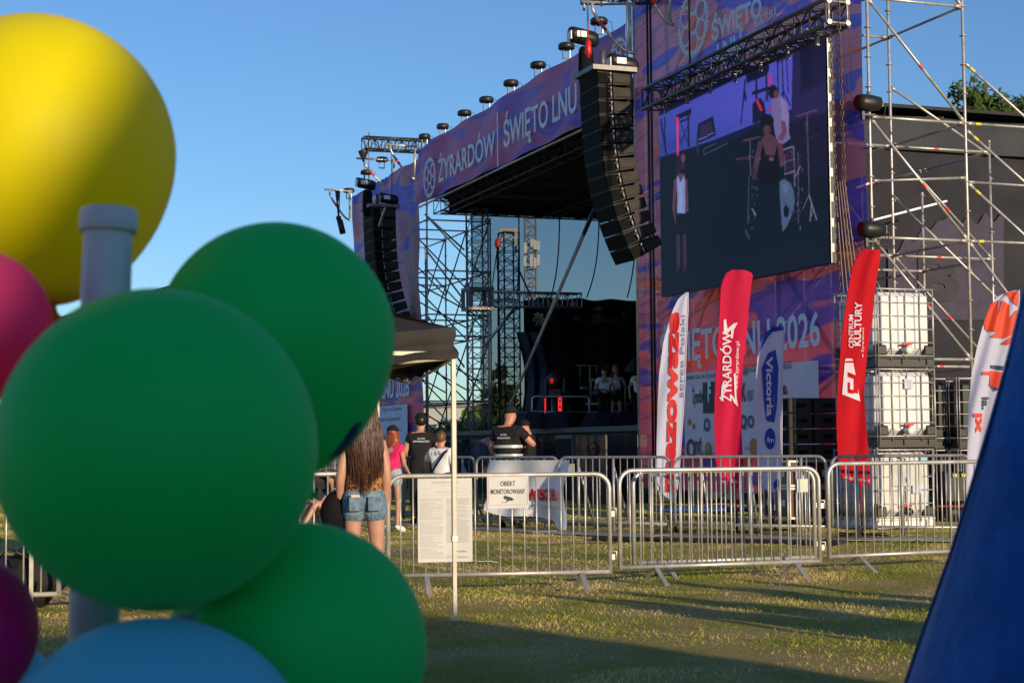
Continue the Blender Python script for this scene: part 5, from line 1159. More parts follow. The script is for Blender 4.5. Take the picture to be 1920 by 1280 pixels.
tA, cA, rA = balloon(296, 843, 298, 1.30, GRN, 'largest green balloon in the centre of the cluster', tail=(-.1, .8, -.5), taper=.12, stretch=1.04)
tC, cC, rC = balloon(558, 1218, 236, 1.43, GRN, 'green balloon at the bottom, right of the blue one', tail=(-.8, .3, -.3), taper=.14, stretch=1.02)
balloon(-52, 612, 146, 1.42, PNK, 'pink balloon at the left edge over the yellow one', tail=(-.5, .6, -.2), taper=.14)
balloon(-88, 1185, 150, 1.34, MAG, 'dark magenta balloon in the lower left corner', tail=(-.6, .5, -.1), taper=.14, stretch=1.1)
balloon(288, 1466, 300, 1.27, BLU, 'light blue balloon at the bottom edge under the green ones', tail=(.1, .8, -.4), taper=.12)
balloon(6, 1296, 92, 1.62, BLU, 'small visible sliver of blue balloon behind the magenta one', tail=(-.6, .5, -.1))
mb = MB(); p = PD(343, 634, 1.195); dv = (p-cA).normalized(); X = dv.cross(ZV).normalized(); Yv = dv.cross(X)
mb.lathe([(.0065, -.0003), (.004, .0012), (0, .0018)], cA+dv*rA*1.035, (X, Yv, dv), 12); mb.build('crown_dot', GRN, tA)
PRN = mat('navy_balloon_print', (.002, .012, .10), .45, 0, var=0)
from mathutils.bvhtree import BVHTree
def surf(c, r, px, py, k=1.02):
    rr = ray(px, py).normalized(); o = Vector((0, 0, CH0)); bv = BV[tuple(c)]; h = bv.ray_cast(o, rr)
    if h[0] is None: h = bv.find_nearest(o+rr*((c-o).length))
    return h[0]-rr*(.0006 if k < 1.04 else .0014)
def print_patch(t, c, r, pts, name, m_, k):
    mb = MB(); cx = sum(p[0] for p in pts)/len(pts); cy = sum(p[1] for p in pts)/len(pts); n = len(pts); R_ = 7
    vs = [surf(c, r, cx, cy, k)]+[surf(c, r, cx+(x-cx)*j/R_, cy+(y-cy)*j/R_, k) for j in range(1, R_+1) for x, y in pts]
    fs = [(0, 1+i, 1+(i+1) % n) for i in range(n)]+[(1+(j-1)*n+i, 1+j*n+i, 1+j*n+(i+1) % n, 1+(j-1)*n+(i+1) % n) for j in range(1, R_) for i in range(n)]
    mb.add(vs, fs, 0, True); mb.build(name, m_, t)
print_patch(tB, cB, rB, [(612, 884), (612, 868), (622, 852), (640, 830), (656, 804), (668, 792), (680, 790), (684, 800), (680, 818), (664, 838), (646, 852), (634, 868), (624, 880)], 'printed_logo', PRN, 1.035)
print_patch(tB, cB, rB, [(634, 846), (644, 832), (648, 836), (652, 824), (656, 826), (650, 842), (645, 838), (638, 850)], 'printed_logo', latex('green_letter', (.005, .16, .05)), 1.045)
print_patch(tC, cC, rC, [(316, 1172), (322, 1158), (340, 1150), (366, 1146), (364, 1160), (350, 1172)], 'printed_logo', PRN, 1.03)
PVC = mat('grey_pvc', (.60, .55, .52), .38, 0, var=.05, scale=3)
pt_ = thing('plastic_pipe', 'grey plastic pipe with an end cap standing among the balloons', 'pipe', PD(172, 1500, 1.47))
a = PD(204, 395, 1.49); b = PD(172, 1300, 1.47); d = (b-a).normalized(); X = d.cross(Vector((0, 1, 0))).normalized(); Yv = d.cross(X); e_ = a+d*((a.z-.0)/-d.z) if d.z < 0 else b
r = 46/FPX*1.49
mb = MB(); mb.lathe([(r, .012), (r, (e_-a).length)], a, (X, Yv, d), 40); mb.build('pipe_tube', PVC, pt_)
mb = MB(); mb.lathe([(0, -.0015), (r*1.1, -.001), (r*1.16, .001), (r*1.18, .003), (r*1.18, .0185), (r*1.15, .020), (r, .0205)], a, (X, Yv, d), 40); mb.build('end_cap', PVC, pt_)
BLN = mat('blue_pvc_fabric', (.012, .115, .44), .6, 0, var=.16, scale=9, bump=.9, bscale=9, spec=.2)
inf = thing('inflatable_leg', 'big tapering dark blue inflatable leg leaning in the foreground', 'inflatable', PD(2090, 1500, 2.3))
prof = [(2074, 420, 108), (2056, 540, 132), (2056, 640, 155), (2062, 800, 206), (2080, 1020, 290), (2100, 1200, 372), (2112, 1280, 410), (2150, 1700, 560), (2200, 2200, 640), (2240, 3000, 660)]
pts = [(PD(x, y, 2.3), rr/FPX*2.3) for x, y, rr in prof]
pts = [(p, q) for p, q in pts if p.z > -.02]; top = pts[0][0]
arch = [(top+Vector((.62, .0, .95)), .05), (top+Vector((.30, 0, .62)), .07), (top+Vector((.08, 0, .28)), .083)]
al = arch+pts; mb = MB(); cen = [p for p, q in al]; rad = [q for p, q in al]
def rf_(s):
    k = s*(len(rad)-1); i = min(int(k), len(rad)-2); return rad[i]+(rad[i+1]-rad[i])*(k-i)
mb.path(cen, rf_, 48); o = mb.build('inflatable_tube', BLN, inf)
sm = o.modifiers.new('smooth', 'SUBSURF'); sm.levels = 1; sm.render_levels = 1
mb = MB(); mb.path([p+Vector((-q*1.003, 0, 0)) for p, q in pts], .0025, 6); mb.build('seam', mat('blue_seam', (.006, .03, .13), .6, 0, var=0), inf)
# unseen caster added behind camera, outline shaped for the shade on balloons and lawn
mq = thing('shade_caster', 'unseen tent-like shade caster added behind the photographer', 'tent', (9.4, -2.5, 0))
SQ = Vector((.83, .56, 0)).normalized(); SS = Vector((-.56, .83, 0)).normalized()
def QS(q, s, z): return SQ*q+SS*s+ZV*z
MQW = mat('shade_caster_vinyl', (.6, .6, .58), .6, 0, var=.05)
s0, s1 = -13.0, -7.0; pr = [(-9.5, 0), (-9.5, 2.3), (-.35, 2.3), (.40, 2.96), (.62, 3.30), (.82, 3.52), (4.0, 3.44), (6.7, 3.32), (6.7, 0)]; n = len(pr)
mb = MB(); mb.add([QS(q, s0, z) for q, z in pr]+[QS(q, s1, z) for q, z in pr], [tuple(range(n))[::-1], tuple(range(n, 2*n))]+[(i, (i+1) % n, n+(i+1) % n, n+i) for i in range(n-1)])
mb.build('shade_caster_shell', MQW, mq)
# ================================================================ people
def skin_mesh(name, verts, edges, rad, m, parent, root=0, sub=2, loose=None):
    me = bpy.data.meshes.new(name); me.from_pydata([tuple(v) for v in verts], edges, []); o = bpy.data.objects.new(name, me); COL.objects.link(o)
    sk = o.modifiers.new('skin', 'SKIN'); sk.use_smooth_shade = True
    for i, d in enumerate(me.skin_vertices[0].data):
        r = rad[i]; d.radius = (r, r) if not isinstance(r, tuple) else r; d.use_root = (i == root)
    ss = o.modifiers.new('sub', 'SUBSURF'); ss.levels = sub; ss.render_levels = sub
    dg = bpy.context.evaluated_depsgraph_get(); ev = o.evaluated_get(dg); nm = bpy.data.meshes.new_from_object(ev)
    bpy.data.objects.remove(o); bpy.data.meshes.remove(me)
    nm.name = name; nm.materials.clear(); nm.materials.append(m)
    for p in nm.polygons: p.use_smooth = True
    q = bpy.data.objects.new(name, nm); COL.objects.link(q)
    if parent is not None: q.parent = parent
    ORG[q] = Vector((0, 0, 0)); return q
BASE = dict(pelvis=(0, 0, .96), waist=(0, 0, 1.10), chest=(0, 0, 1.31), neck=(0, .01, 1.475), head1=(0, -.005, 1.56), head2=(0, -.012, 1.64), head3=(0, 0, 1.715),
            shL=(-.175, .01, 1.41), elL=(-.235, .03, 1.13), wrL=(-.25, -.03, .89), shR=(.175, .01, 1.41), elR=(.235, .03, 1.13), wrR=(.25, -.03, .89),
            hiL=(-.09, 0, .90), knL=(-.10, -.015, .50), anL=(-.11, .03, .09), toL=(-.13, -.13, .035), hiR=(.09, 0, .90), knR=(.10, -.015, .50), anR=(.11, .03, .09), toR=(.13, -.13, .035))
def person(label, loc, rotz, H=1.75, pose=None, build=1.0, skin=SKIN, shirt=None, sleeve=.55, shorts=None, shortlen=.55, hair=None, hairlen=0, cap=None, shoes=None, group=None, face=False, top_low=.84, wh=1.2):
    t = thing('person', label, 'person', loc, group, rotz); k = H/1.75; J = {n: Vector(v) for n, v in BASE.items()}
    for n, v in (pose or {}).items(): J[n] = Vector(v)
    J = {n: v*k for n, v in J.items()}; b = build*k
    names = list(J); I = {n: i for i, n in enumerate(names)}; V = [J[n] for n in names]
    RAD = dict(pelvis=(.145, .105), waist=(.125, .09), chest=(.15, .105), neck=.052, head1=.070, head2=.088, head3=.052, shL=.056, elL=.040, wrL=.027, shR=.056, elR=.040, wrR=.027,
               hiL=.085, knL=.055, anL=.036, toL=.035, hiR=.085, knR=.055, anR=.036, toR=.035)
    rad = [(tuple(x*b for x in RAD[n]) if isinstance(RAD[n], tuple) else RAD[n]*b*(1/build if n[:4] == 'head' else 1)) for n in names]
    E = [('pelvis', 'waist'), ('waist', 'chest'), ('chest', 'neck'), ('neck', 'head1'), ('head1', 'head2'), ('head2', 'head3'), ('chest', 'shL'), ('shL', 'elL'), ('elL', 'wrL'), ('chest', 'shR'), ('shR', 'elR'), ('elR', 'wrR'),
         ('pelvis', 'hiL'), ('hiL', 'knL'), ('knL', 'anL'), ('anL', 'toL'), ('pelvis', 'hiR'), ('hiR', 'knR'), ('knR', 'anR'), ('anR', 'toR')]
    ed = [(I[a], I[c]) for a, c in E]
    for s in 'LR':                                    # palm, four fingers and a thumb
        wv = (J['wr'+s]-J['el'+s]).normalized(); side = wv.cross(Vector((1, 0, 0)) if abs(wv.x) < .8 else ZV).normalized(); cu = wv.cross(side)
        if (s == 'L') == (cu.x > 0): cu = -cu
        pm = J['wr'+s]+wv*.05*k; V.append(pm); rad.append((.030*k, .02*k)); ed.append((I['wr'+s], len(V)-1)); pi = len(V)-1
        for f, (o, l) in enumerate(((-.026, .068), (-.009, .082), (.009, .078), (.026, .06))):
            a = pm+side*o*k+wv*.04*k; c = a+wv*l*.5*k-cu*.004; d = c+wv*l*.42*k-cu*.018*k
            n = len(V); V += [a, c, d]; rad += [.0105*k, .009*k, .007*k]; ed += [(pi, n), (n, n+1), (n+1, n+2)]
        a = pm-side*.036*k+wv*.005; c = a-side*.016*k+wv*.035*k; n = len(V); V += [a, c]; rad += [.011*k, .008*k]; ed += [(pi, n), (n, n+1)]
    hd = (J['head3']-J['head1']).normalized(); fw = Vector((0, -1, 0)); fw = (J['head2']-J['head1']*.5-J['head3']*.5); fw.z = 0
    fw = (pose or {}).get('_', None) or Vector((0, -1, 0))
    n = len(V); V.append(J['head2']+fw*.098*k-hd*.02*k); rad.append(.015*k); ed.append((I['head2'], n))
    sx = fw.cross(ZV).normalized()
    for q in (-1, 1): n = len(V); V.append(J['head2']+sx*q*.086*k-hd*.012*k+fw*-.008); rad.append(.017*k); ed.append((I['head2'], n))
    keep = [n for n in names if not n.startswith('_')]
    body = skin_mesh('body', V, ed, rad, skin, t)
    hc = J['head2']+hd*.012*k; ax = (sx, -fw, hd)
    if face:
        for q in (-1, 1):
            mb = MB(); mb.ell(hc+fw*.082*k+sx*q*.032*k-hd*.012*k, .012*k, .008*k, .007*k, ax, 8, 6); mb.build('eye', INK, body, local=True)
        mb = MB(); mb.ell(hc+fw*.080*k-hd*.068*k, .024*k, .010*k, .006*k, ax, 10, 6); mb.build('mouth', mat('lips', (.35, .10, .09), .5, 0, var=0), body, local=True)
    if shirt:
        vs = ['hipc', 'waist', 'chest', 'nk', 'shL', 'mL', 'shR', 'mR']
        P = {'hipc': J['pelvis']+(J['waist']-J['pelvis'])*((top_low*k-J['pelvis'].z)/max(J['waist'].z-J['pelvis'].z, .01)) if J['waist'].z-J['pelvis'].z > .05 else J['pelvis'], 'waist': J['waist'], 'chest': J['chest'], 'nk': J['neck']-(J['neck']-J['chest'])*.12, 'shL': J['shL'], 'shR': J['shR'],
             'mL': J['shL']+(J['elL']-J['shL'])*sleeve, 'mR': J['shR']+(J['elR']-J['shR'])*sleeve}
        m_ = .018; rr = [(.15*b+m_, .11*b+m_), (.135*b+m_, .10*b+m_), (.152*b+m_, .108*b+m_), (.062, .06), .060*b+m_*.8, .050*b+m_, .060*b+m_*.8, .050*b+m_]
        es = [(0, 1), (1, 2), (2, 3), (2, 4), (4, 5), (2, 6), (6, 7)]
        if sleeve <= 0: P['mL'] = P['shL']; vs = vs[:4]; rr = rr[:4]; es = es[:3]
        skin_mesh('shirt', [P[v] for v in vs], es, rr, shirt, t)
    if shorts:
        vs = [J['pelvis']+(J['waist']-J['pelvis'])*wh, J['pelvis'], J['hiL'], J['hiL']+(J['knL']-J['hiL'])*min(shortlen, 1), J['hiR'], J['hiR']+(J['knR']-J['hiR'])*min(shortlen, 1)]
        m_ = .016; rr = [(.135*b+m_, .10*b+m_), (.15*b+m_, .112*b+m_), .092*b+m_*.8, (.092-.03*min(shortlen, 1))*b+m_*1.3, .092*b+m_*.8, (.092-.03*min(shortlen, 1))*b+m_*1.3]
        es = [(0, 1), (1, 2), (2, 3), (1, 4), (4, 5)]
        if shortlen > 1: vs += [J['anL']+ZV*.02, J['anR']+ZV*.02]; rr += [.052*b, .052*b]; es += [(3, 6), (5, 7)]
        skin_mesh('trousers' if shortlen > 1 else 'shorts', vs, es, rr, shorts, t)
    if shoes:
        for s in 'LR':
            mb = MB(); a, c = J['an'+s], J['to'+s]; d = (c-a); L_ = d.length; d.normalize(); mb.ell((a+c)/2-ZV*.012*k, .048*k, L_*.5+.055*k, .05*k, (ZV.cross(d).normalized(), d, d.cross(ZV.cross(d)).normalized()*-1), 14, 10); mb.build('shoe', shoes, t, local=True)
    if hair:
        def hf(x, y, z):
            if y < -.35 and z < .45: return x*.9, y*.80, z*.95     # open face at the front (-y)
            return x, y, z
        mb = MB(); mb.ell(hc+hd*.012*k-fw*.012*k, .094*k, .102*k, .118*k, ax, 24, 16, fn=hf)
        if hairlen:
            def lf(s, q):
                a = math.pi*(-.08+1.16*s); x = math.cos(a); y = math.sin(a)
                w_ = .095+.05*min(1, q*1.6)-.035*max(0, q-.7)/.3; dp = .10+.02*q
                return hc+sx*x*w_*k-fw*(y*dp-.005+(.03*q))*k-hd*(-.03+hairlen*q+.02*math.sin(s*19))*k
            mb.grid(lf, 28, 16)
        mb.build('hair', hair, t, local=True)
    if cap:
        mb = MB(); mb.ell(hc+hd*.035*k-fw*.004, .099*k, .108*k, .098*k, ax, 24, 14, fn=lambda x, y, z: (x, y, max(z, -.12))); mb.box(hc+hd*.042*k+fw*.135*k, .13*k, .10*k, .012*k, ax, bev=.004); mb.build('cap', cap, t, local=True)
    return t, J, k
TS = lambda n, c, **kw: mat(n, c, .8, 0, var=kw.pop('var', .12), scale=5, bump=.7, bscale=9, spec=.2, **kw)
BLK = TS('black_cotton', (.014, .014, .016)); WHT = TS('white_cotton', (.74, .73, .76), var=.05); PKC = TS('pink_cotton', lin(235, 50, 110)); DEN = mat('blue_denim', (.20, .30, .40), .85, 0, var=.25, scale=14, bump=.8, bscale=60, spec=.15)
HBR = mat('brown_hair', (.075, .026, .012), .38, 0, var=.4, scale=14, bump=1, bscale=50, stretch=(6, 6, .5)); HDK = mat('dark_hair', (.018, .011, .008), .4, 0, var=.3); HGI = mat('ginger_hair', (.26, .10, .035), .4, 0, var=.35, scale=20, stretch=(5, 5, .6)); HLB = mat('light_brown_hair', (.17, .085, .035), .5, 0, var=.35, scale=30)
SK2 = mat('ruddy_skin', (.55, .24, .15), .5, 0, var=.1, scale=14, sss=.1)
def at(px, Y, z=0): p = PD(px, 836, Y); return Vector((p.x, p.y, z))
PI = math.pi
# girl with long hair, seen from behind
def leopard():
    mt = bpy.data.materials.new('leopard_cloth'); mt.use_nodes = True; N = mt.node_tree.nodes; K = mt.node_tree.links; b = N['Principled BSDF']; b.inputs['Roughness'].default_value = .7
    tc = N.new('ShaderNodeTexCoord'); v = N.new('ShaderNodeTexVoronoi'); v.inputs['Scale'].default_value = 34; K.new(tc.outputs['Object'], v.inputs[0])
    r = N.new('ShaderNodeValToRGB'); e = r.color_ramp.elements; r.color_ramp.interpolation = 'CONSTANT'; e[0].position = 0; e[0].color = (.22, .085, .02, 1); e[1].position = .22; e[1].color = (.02, .01, .006, 1); x = e.new(.42); x.color = (.36, .17, .05, 1)
    K.new(v.outputs[0], r.inputs[0]); K.new(r.outputs[0], b.inputs['Base Color']); return mt
g, J, k = person('girl seen from behind with waist-long brown hair, leopard top and denim shorts', at(683, 12.9), PI+.12, 1.64, dict(shL=(-.150, .01, 1.38), shR=(.150, .01, 1.38), elR=(.20, .03, 1.10), elL=(-.185, .02, 1.09), wrL=(-.17, -.06, .86), wrR=(.205, -.06, .87), hiL=(-.095, 0, .88), hiR=(.095, 0, .88), waist=(0, 0, 1.08), head1=(0, -.02, 1.55), head2=(0, -.03, 1.63), head3=(0, -.02, 1.70)),
                 shirt=leopard(), sleeve=0, shorts=DEN, shortlen=.42, hair=HBR, wh=.9, top_low=.94, build=1.06, shoes=WHT)
rn = random.Random(4)
mb = MB()
for i in range(300):                                 # long strands over a solid fall of hair
    s = rn.random(); a = PI*(-.03+1.06*s); w0 = .085; x = math.cos(a); y = math.sin(a); Lh = .57+.11*rn.random()-.10*abs(x)+.09*(1-abs(x))
    pts = []; ph = rn.random()*6; amp = .005+.012*rn.random(); ex = 1+.75*rn.random()*.6
    for j in range(9):
        q = j/8; ww = w0*(1+.95*min(1, q*1.7)*ex*.72)*(1-.28*max(0, q-.65)); dp = .10+.035*math.sin(q*2.6)+.012*rn.random()
        pts.append(Vector((x*ww+amp*math.sin(ph+q*7), .01+y*dp+.005, 1.70+.02*math.sin(a)-Lh*q**1.0*(1.02)+(0 if q > 0 else .02)))*k)
    mb.path(pts, lambda q: .0052*(1-.7*q), 4, caps=False)
def hs(s, q):
    a = PI*(-.02+1.04*s); x = math.cos(a); y = math.sin(a); ww = .088*(1+.68*min(1, q*1.7))*(1-.35*max(0, q-.65)); dp = .095+.03*math.sin(q*2.6); Lh = .62+.10*(1-abs(x))
    return Vector((x*ww, .01+y*dp, 1.72-Lh*.52*q+.012*math.sin(s*40)*q))*k
mb.grid(hs, 40, 14)
mb.build('long_hair', mat('glossy_brown_hair', (.11, .036, .016), .33, 0, var=.5, scale=9, stretch=(9, 9, .6)), g, local=True)
mb = MB()
for q in (-1, 1): mb.path([Vector((q*.055+.03*q*math.cos(j), .152 if 1 else 0, .93+.0*j))*k for j in (0, 1)], .0001, 3)
mb = MB()
for q in (-1, 1):
    c = Vector((q*.078, .143, .90))*k; mb.box(c, .10, .012, .11, bev=.004)
mb.build('shorts_pockets', mat('denim_seam', (.18, .275, .37), .9, 0, var=.3, scale=20), g, local=True)
mb = MB(); mb.box(Vector((.078, .150, .965))*k, .07, .012, .022, bev=.003); mb.build('phone', mat('peach_phone', (.75, .5, .42), .4, 0, var=0), g, local=True)
mb = MB()
for q in (-1, 1): mb.path([Vector((q*.06, .13, .96))*k+Vector((.02*math.cos(a), 0, .02*math.sin(a))) for a in (0, .5)], .0005, 3)
bagl = g.location+Vector((-.235, .03, 0))
bg_ = thing('shoulder_bag', 'black shoulder bag hanging at the left side of the long-haired girl', 'bag', bagl+ZV*.62)
mb = MB(); mb.ell(bagl+ZV*.74, .11, .09, .20, None, 18, 12, fn=lambda x, y, z: (x*(1+.08*math.sin(5*z)), y, z)); mb.build('bag_body', BCLOTH, bg_)
mb = MB(); mb.path([bagl+Vector((.02, -.04, .90)), bagl+Vector((.09, -.06, 1.15)), bagl+Vector((.11, -.04, 1.34))], .010, 6); mb.build('strap', BCLOTH, bg_)
# girl in pink
person('girl in a pink T-shirt and pale denim shorts lifting one hand to her cap', at(736, 25.2), PI-.5, 1.58, dict(shR=(.16, .01, 1.41), elR=(.40, -.04, 1.34), wrR=(.26, -.12, 1.55), elL=(-.2, -.05, 1.12), wrL=(-.18, -.2, 1.0)), shirt=PKC, sleeve=.4, shorts=mat('pale_denim', (.42, .50, .52), .85, 0, var=.2, scale=14), shortlen=.45, hair=mat('red_hair', (.30, .07, .025), .4, 0, var=.3), hairlen=.26, cap=BLK, shoes=WHT, build=.92)
# security men
def back_print(t, k, lines, y=.142, m_=WPRINT):
    mb = MB()
    for txt, z, w_, c in lines: text_on(mb, txt, lambda s, q: Vector((w_/2-w_*s, y-.45*((w_/2-w_*s)**2), z+c*q))*k, .02)
    mb.build('back_lettering', m_, t, local=True)
p, J, k = person('security man in a black T-shirt with white lettering on the back, left of the boy', at(789, 27.4), PI+.1, 1.80, dict(elR=(.26, .0, 1.14), elL=(-.34, -.06, 1.18), wrL=(-.46, -.22, 1.16), wrR=(.20, -.2, 1.05)), build=1.18, shirt=BLK, sleeve=.55, shorts=BLK, shortlen=2, hair=HDK, cap=BLK, shoes=BLK)
back_print(p, k, [('SŁUŻBA', 1.36, .12, .022), ('INFORMACYJNA', 1.31, .26, .030)], y=.176)
p, J, k = person('bearded security man in a black vest with two silver bands', at(953, 25.9), PI-.35, 1.88, dict(chest=(0, -.02, 1.31), elL=(-.36, -.08, 1.20), wrL=(-.24, -.32, 1.22), elR=(.27, -.02, 1.14), wrR=(.18, -.28, 1.06), head1=(-.01, -.05, 1.56), head2=(-.015, -.07, 1.635), head3=(-.01, -.06, 1.71)), build=1.22, skin=SK2, shirt=BLK, sleeve=.6, shorts=BLK, shortlen=2, cap=BLK, shoes=BLK)
vm = TS('black_vest_cloth', (.022, .022, .024))
skin_mesh('vest', [Vector((0, 0, .93))*k, Vector((0, 0, 1.10))*k, Vector((0, -.02, 1.31))*k, Vector((0, 0, 1.43))*k], [(0, 1), (1, 2), (2, 3)], [(.222, .176), (.215, .17), (.225, .175), (.13, .10)], vm, p)
mb = MB()
for z in (1.05, 1.18):
    vs = []
    for i in range(33):
        a = 2*PI*i/32; rx, ry = .232, .186
        for dz in (-.022, .022): vs.append(Vector((rx*math.cos(a), -.005+ry*math.sin(a), z*k+dz)))
    mb.add(vs, [(2*i, 2*i+2, 2*i+3, 2*i+1) for i in range(32)], 0, True)
mb.build('reflective_band', mat('silver_band', (.62, .63, .60), .35, .2, var=.08), p, local=True)
back_print(p, k, [('SŁUŻBA', 1.34, .10, .022), ('PORZĄDKOWA', 1.29, .20, .026)], y=.190)
mb = MB(); mb.ell(J['head2']+Vector((0, -.055, -.075))*k, .06, .05, .055); mb.build('beard', HDK, p, local=True)
person('man in black T-shirt and cap bending his head beside the man in the vest', at(992, 27.8), PI+1.0, 1.72, dict(elL=(-.24, -.12, 1.15), wrL=(-.16, -.34, 1.10), elR=(.25, -.1, 1.15), wrR=(.18, -.32, 1.12), head1=(0, -.06, 1.545), head2=(0, -.09, 1.61), head3=(0, -.08, 1.69)), build=1.12, skin=SK2, shirt=BLK, sleeve=.5, shorts=BLK, shortlen=2, cap=BLK, shoes=BLK, face=True)
# boy
p, J, k = person('boy in an oversized white T-shirt wearing a black crossbody bag, seen from behind', at(827, 25.2), PI-.35, 1.49, dict(elR=(.34, -.10, 1.22), wrR=(.42, -.30, 1.12), elL=(-.25, .0, 1.12)), build=1.12, shirt=WHT, sleeve=.85, shorts=BLK, shortlen=.9, hair=HLB, shoes=WHT, top_low=.80)
back_print(p, k, [('15', 1.36, .10, .06)], y=.17, m_=mat('navy_print', (.03, .04, .12), .6, 0, var=0))
mb = MB(); mb.path([Vector(v)*k for v in ((-.17, -.02, 1.48), (-.12, .15, 1.38), (0, .185, 1.20), (.12, .185, 1.03), (.17, .15, .96))], .017, 6)
t = thing('crossbody_bag', 'black crossbody bag with a round badge worn by the boy in white', 'bag', p.location, None, p.rotation_euler.z); mb.build('strap', BCLOTH, t, local=True)
mb = MB(); mb.ell(Vector((.14, .20, .93))*k, .12, .05, .085, (Vector((.8, 0, -.6)), Vector((0, 1, 0)), Vector((.6, 0, .8))), 16, 10); mb.build('pouch', BPLAST, t, local=True)
mb = MB(); mb.ell(Vector((.07, .245, 1.0))*k, .022, .01, .022); mb.build('badge', WHITEP, t, local=True)
# raised dark plastic sheet by the guard
mb = MB()
mb.grid(lambda s, q: PD(862+78*s, (836-28*s**1.3)*(1-q)+890*q, 26.9+.12*math.sin(s*9)+.08*math.sin(q*7+s*3)), 24, 14)
tag(mb.build('plastic_sheet', mat('dark_violet_film', (.05, .045, .075), .35, 0, var=.3, alpha=.78, bump=.6, bscale=4)), 'dark see-through plastic sheet held up between the guard and the barrier', 'sheet')
# sitting people at the left
SIT = dict(pelvis=(0, .0, .12), waist=(0, .03, .27), chest=(0, .0, .47), neck=(0, -.03, .63), head1=(0, -.05, .71), head2=(0, -.06, .79), head3=(0, -.05, .87), shL=(-.17, .0, .57), shR=(.17, .0, .57), elL=(-.24, -.16, .38), elR=(.24, -.16, .38), wrL=(-.14, -.34, .42), wrR=(.14, -.34, .42),
           hiL=(-.09, -.04, .12), hiR=(.09, -.04, .12), knL=(-.12, -.40, .42), knR=(.12, -.40, .42), anL=(-.12, -.62, .08), anR=(.12, -.62, .08), toL=(-.13, -.76, .04), toR=(.13, -.76, .04))
person('person sitting on the grass in blue shorts, nearest the long-haired girl', at(630, 26.4), -1.0, 1.74, SIT, shirt=TS('grey_cotton', (.06, .055, .06)), sleeve=.5, shorts=mat('sky_denim', (.12, .25, .45), .85, 0, var=.2), shortlen=.35, hair=HDK, hairlen=.2, shoes=WHT, face=True)
person('person sitting on the grass in white shorts beside the green balloon', at(607, 27.2), -.8, 1.70, SIT, shirt=BLK, sleeve=.5, shorts=WHT, shortlen=.4, hair=HDK, shoes=WHT, face=True)
# on the stage
def ats(px, Y): return at(px, Y, 1.70)
p, J, k = person('man in white T-shirt and black cap playing a guitar on the stage', ats(1135, 46), .15, 1.72, dict(elL=(-.28, -.02, 1.14), wrL=(-.12, -.24, 1.08), elR=(.27, -.03, 1.15), wrR=(.22, -.30, 1.06)), shirt=WHT, sleeve=.5, shorts=BLK, shortlen=2, cap=BLK, shoes=BLK, face=True)
gt = thing('guitar', 'dark guitar held by the man in the white T-shirt on the stage', 'guitar', p.location, None, p.rotation_euler.z)
mb = MB(); mb.ell(Vector((-.16, -.20, 1.00)), .20, .04, .15, None, 18, 10, fn=lambda x, y, z: (x*(1-.18*math.cos(3*x)), y, z*(.75+.35*abs(x)))); mb.build('guitar_body', mat('guitar_varnish', (.035, .02, .02), .3, 0, var=.2), gt, local=True)
mb = MB(); mb.tube(Vector((.0, -.24, 1.02)), Vector((.52, -.30, 1.18)), .022, 6); mb.box(Vector((.56, -.30, 1.19)), .12, .03, .06); mb.build('guitar_neck', mat('neck_wood', (.16, .09, .05), .4, 0, var=.2), gt, local=True)
person('woman with long ginger hair in a white tank top and black shorts on the stage', ats(1157, 46.4), -.25, 1.80, dict(elL=(-.25, .02, 1.14), elR=(.25, .02, 1.14), head1=(-.01, -.02, 1.56), head2=(-.015, -.03, 1.64)), shirt=WHT, sleeve=0, shorts=BLK, shortlen=.4, hair=HGI, hairlen=.27, shoes=BLK, face=True, top_low=1.04, build=.95)
p, J, k = person('person with a yellow wristband on stage, cut off by the banner edge', ats(1200, 45), -.5, 1.72, dict(elL=(-.30, .0, 1.13), wrL=(-.24, -.08, .90)), shirt=WHT, sleeve=.5, shorts=BLK, shortlen=2, hair=HDK, shoes=BLK, face=True)
mb = MB(); mb.lathe([(.036, -.02), (.042, 0), (.036, .02)], J['wrL'], (Vector((1, 0, 0)), Vector((0, 1, 0)), ZV), 12); mb.build('wristband', YELTAPE, p, local=True)
# people out of view to the right whose long shadows cross the lawn
for i, (x, y, h, rz) in enumerate(((5.55, 6.6, 1.78, .5), (5.95, 6.35, 1.70, -.3), (6.75, 7.75, 1.75, .2), (7.1, 7.5, 1.65, .9), (7.9, 9.6, 1.2, .4), (6.05, 7.0, 1.72, 1.2), (6.5, 6.1, 1.68, 2.0), (7.35, 8.05, 1.7, 2.6))):
    person('bystander in dark clothes out of view to the right, '+('first', 'second', 'third', 'fourth', 'fifth', 'sixth', 'seventh', 'eighth')[i]+' from the photographer', (x, y, 0), rz, h, dict(elL=(-.28, 0, 1.15)), shirt=BLK, shorts=BLK, shortlen=2, hair=HDK, shoes=BLK, group='bystanders out of view')

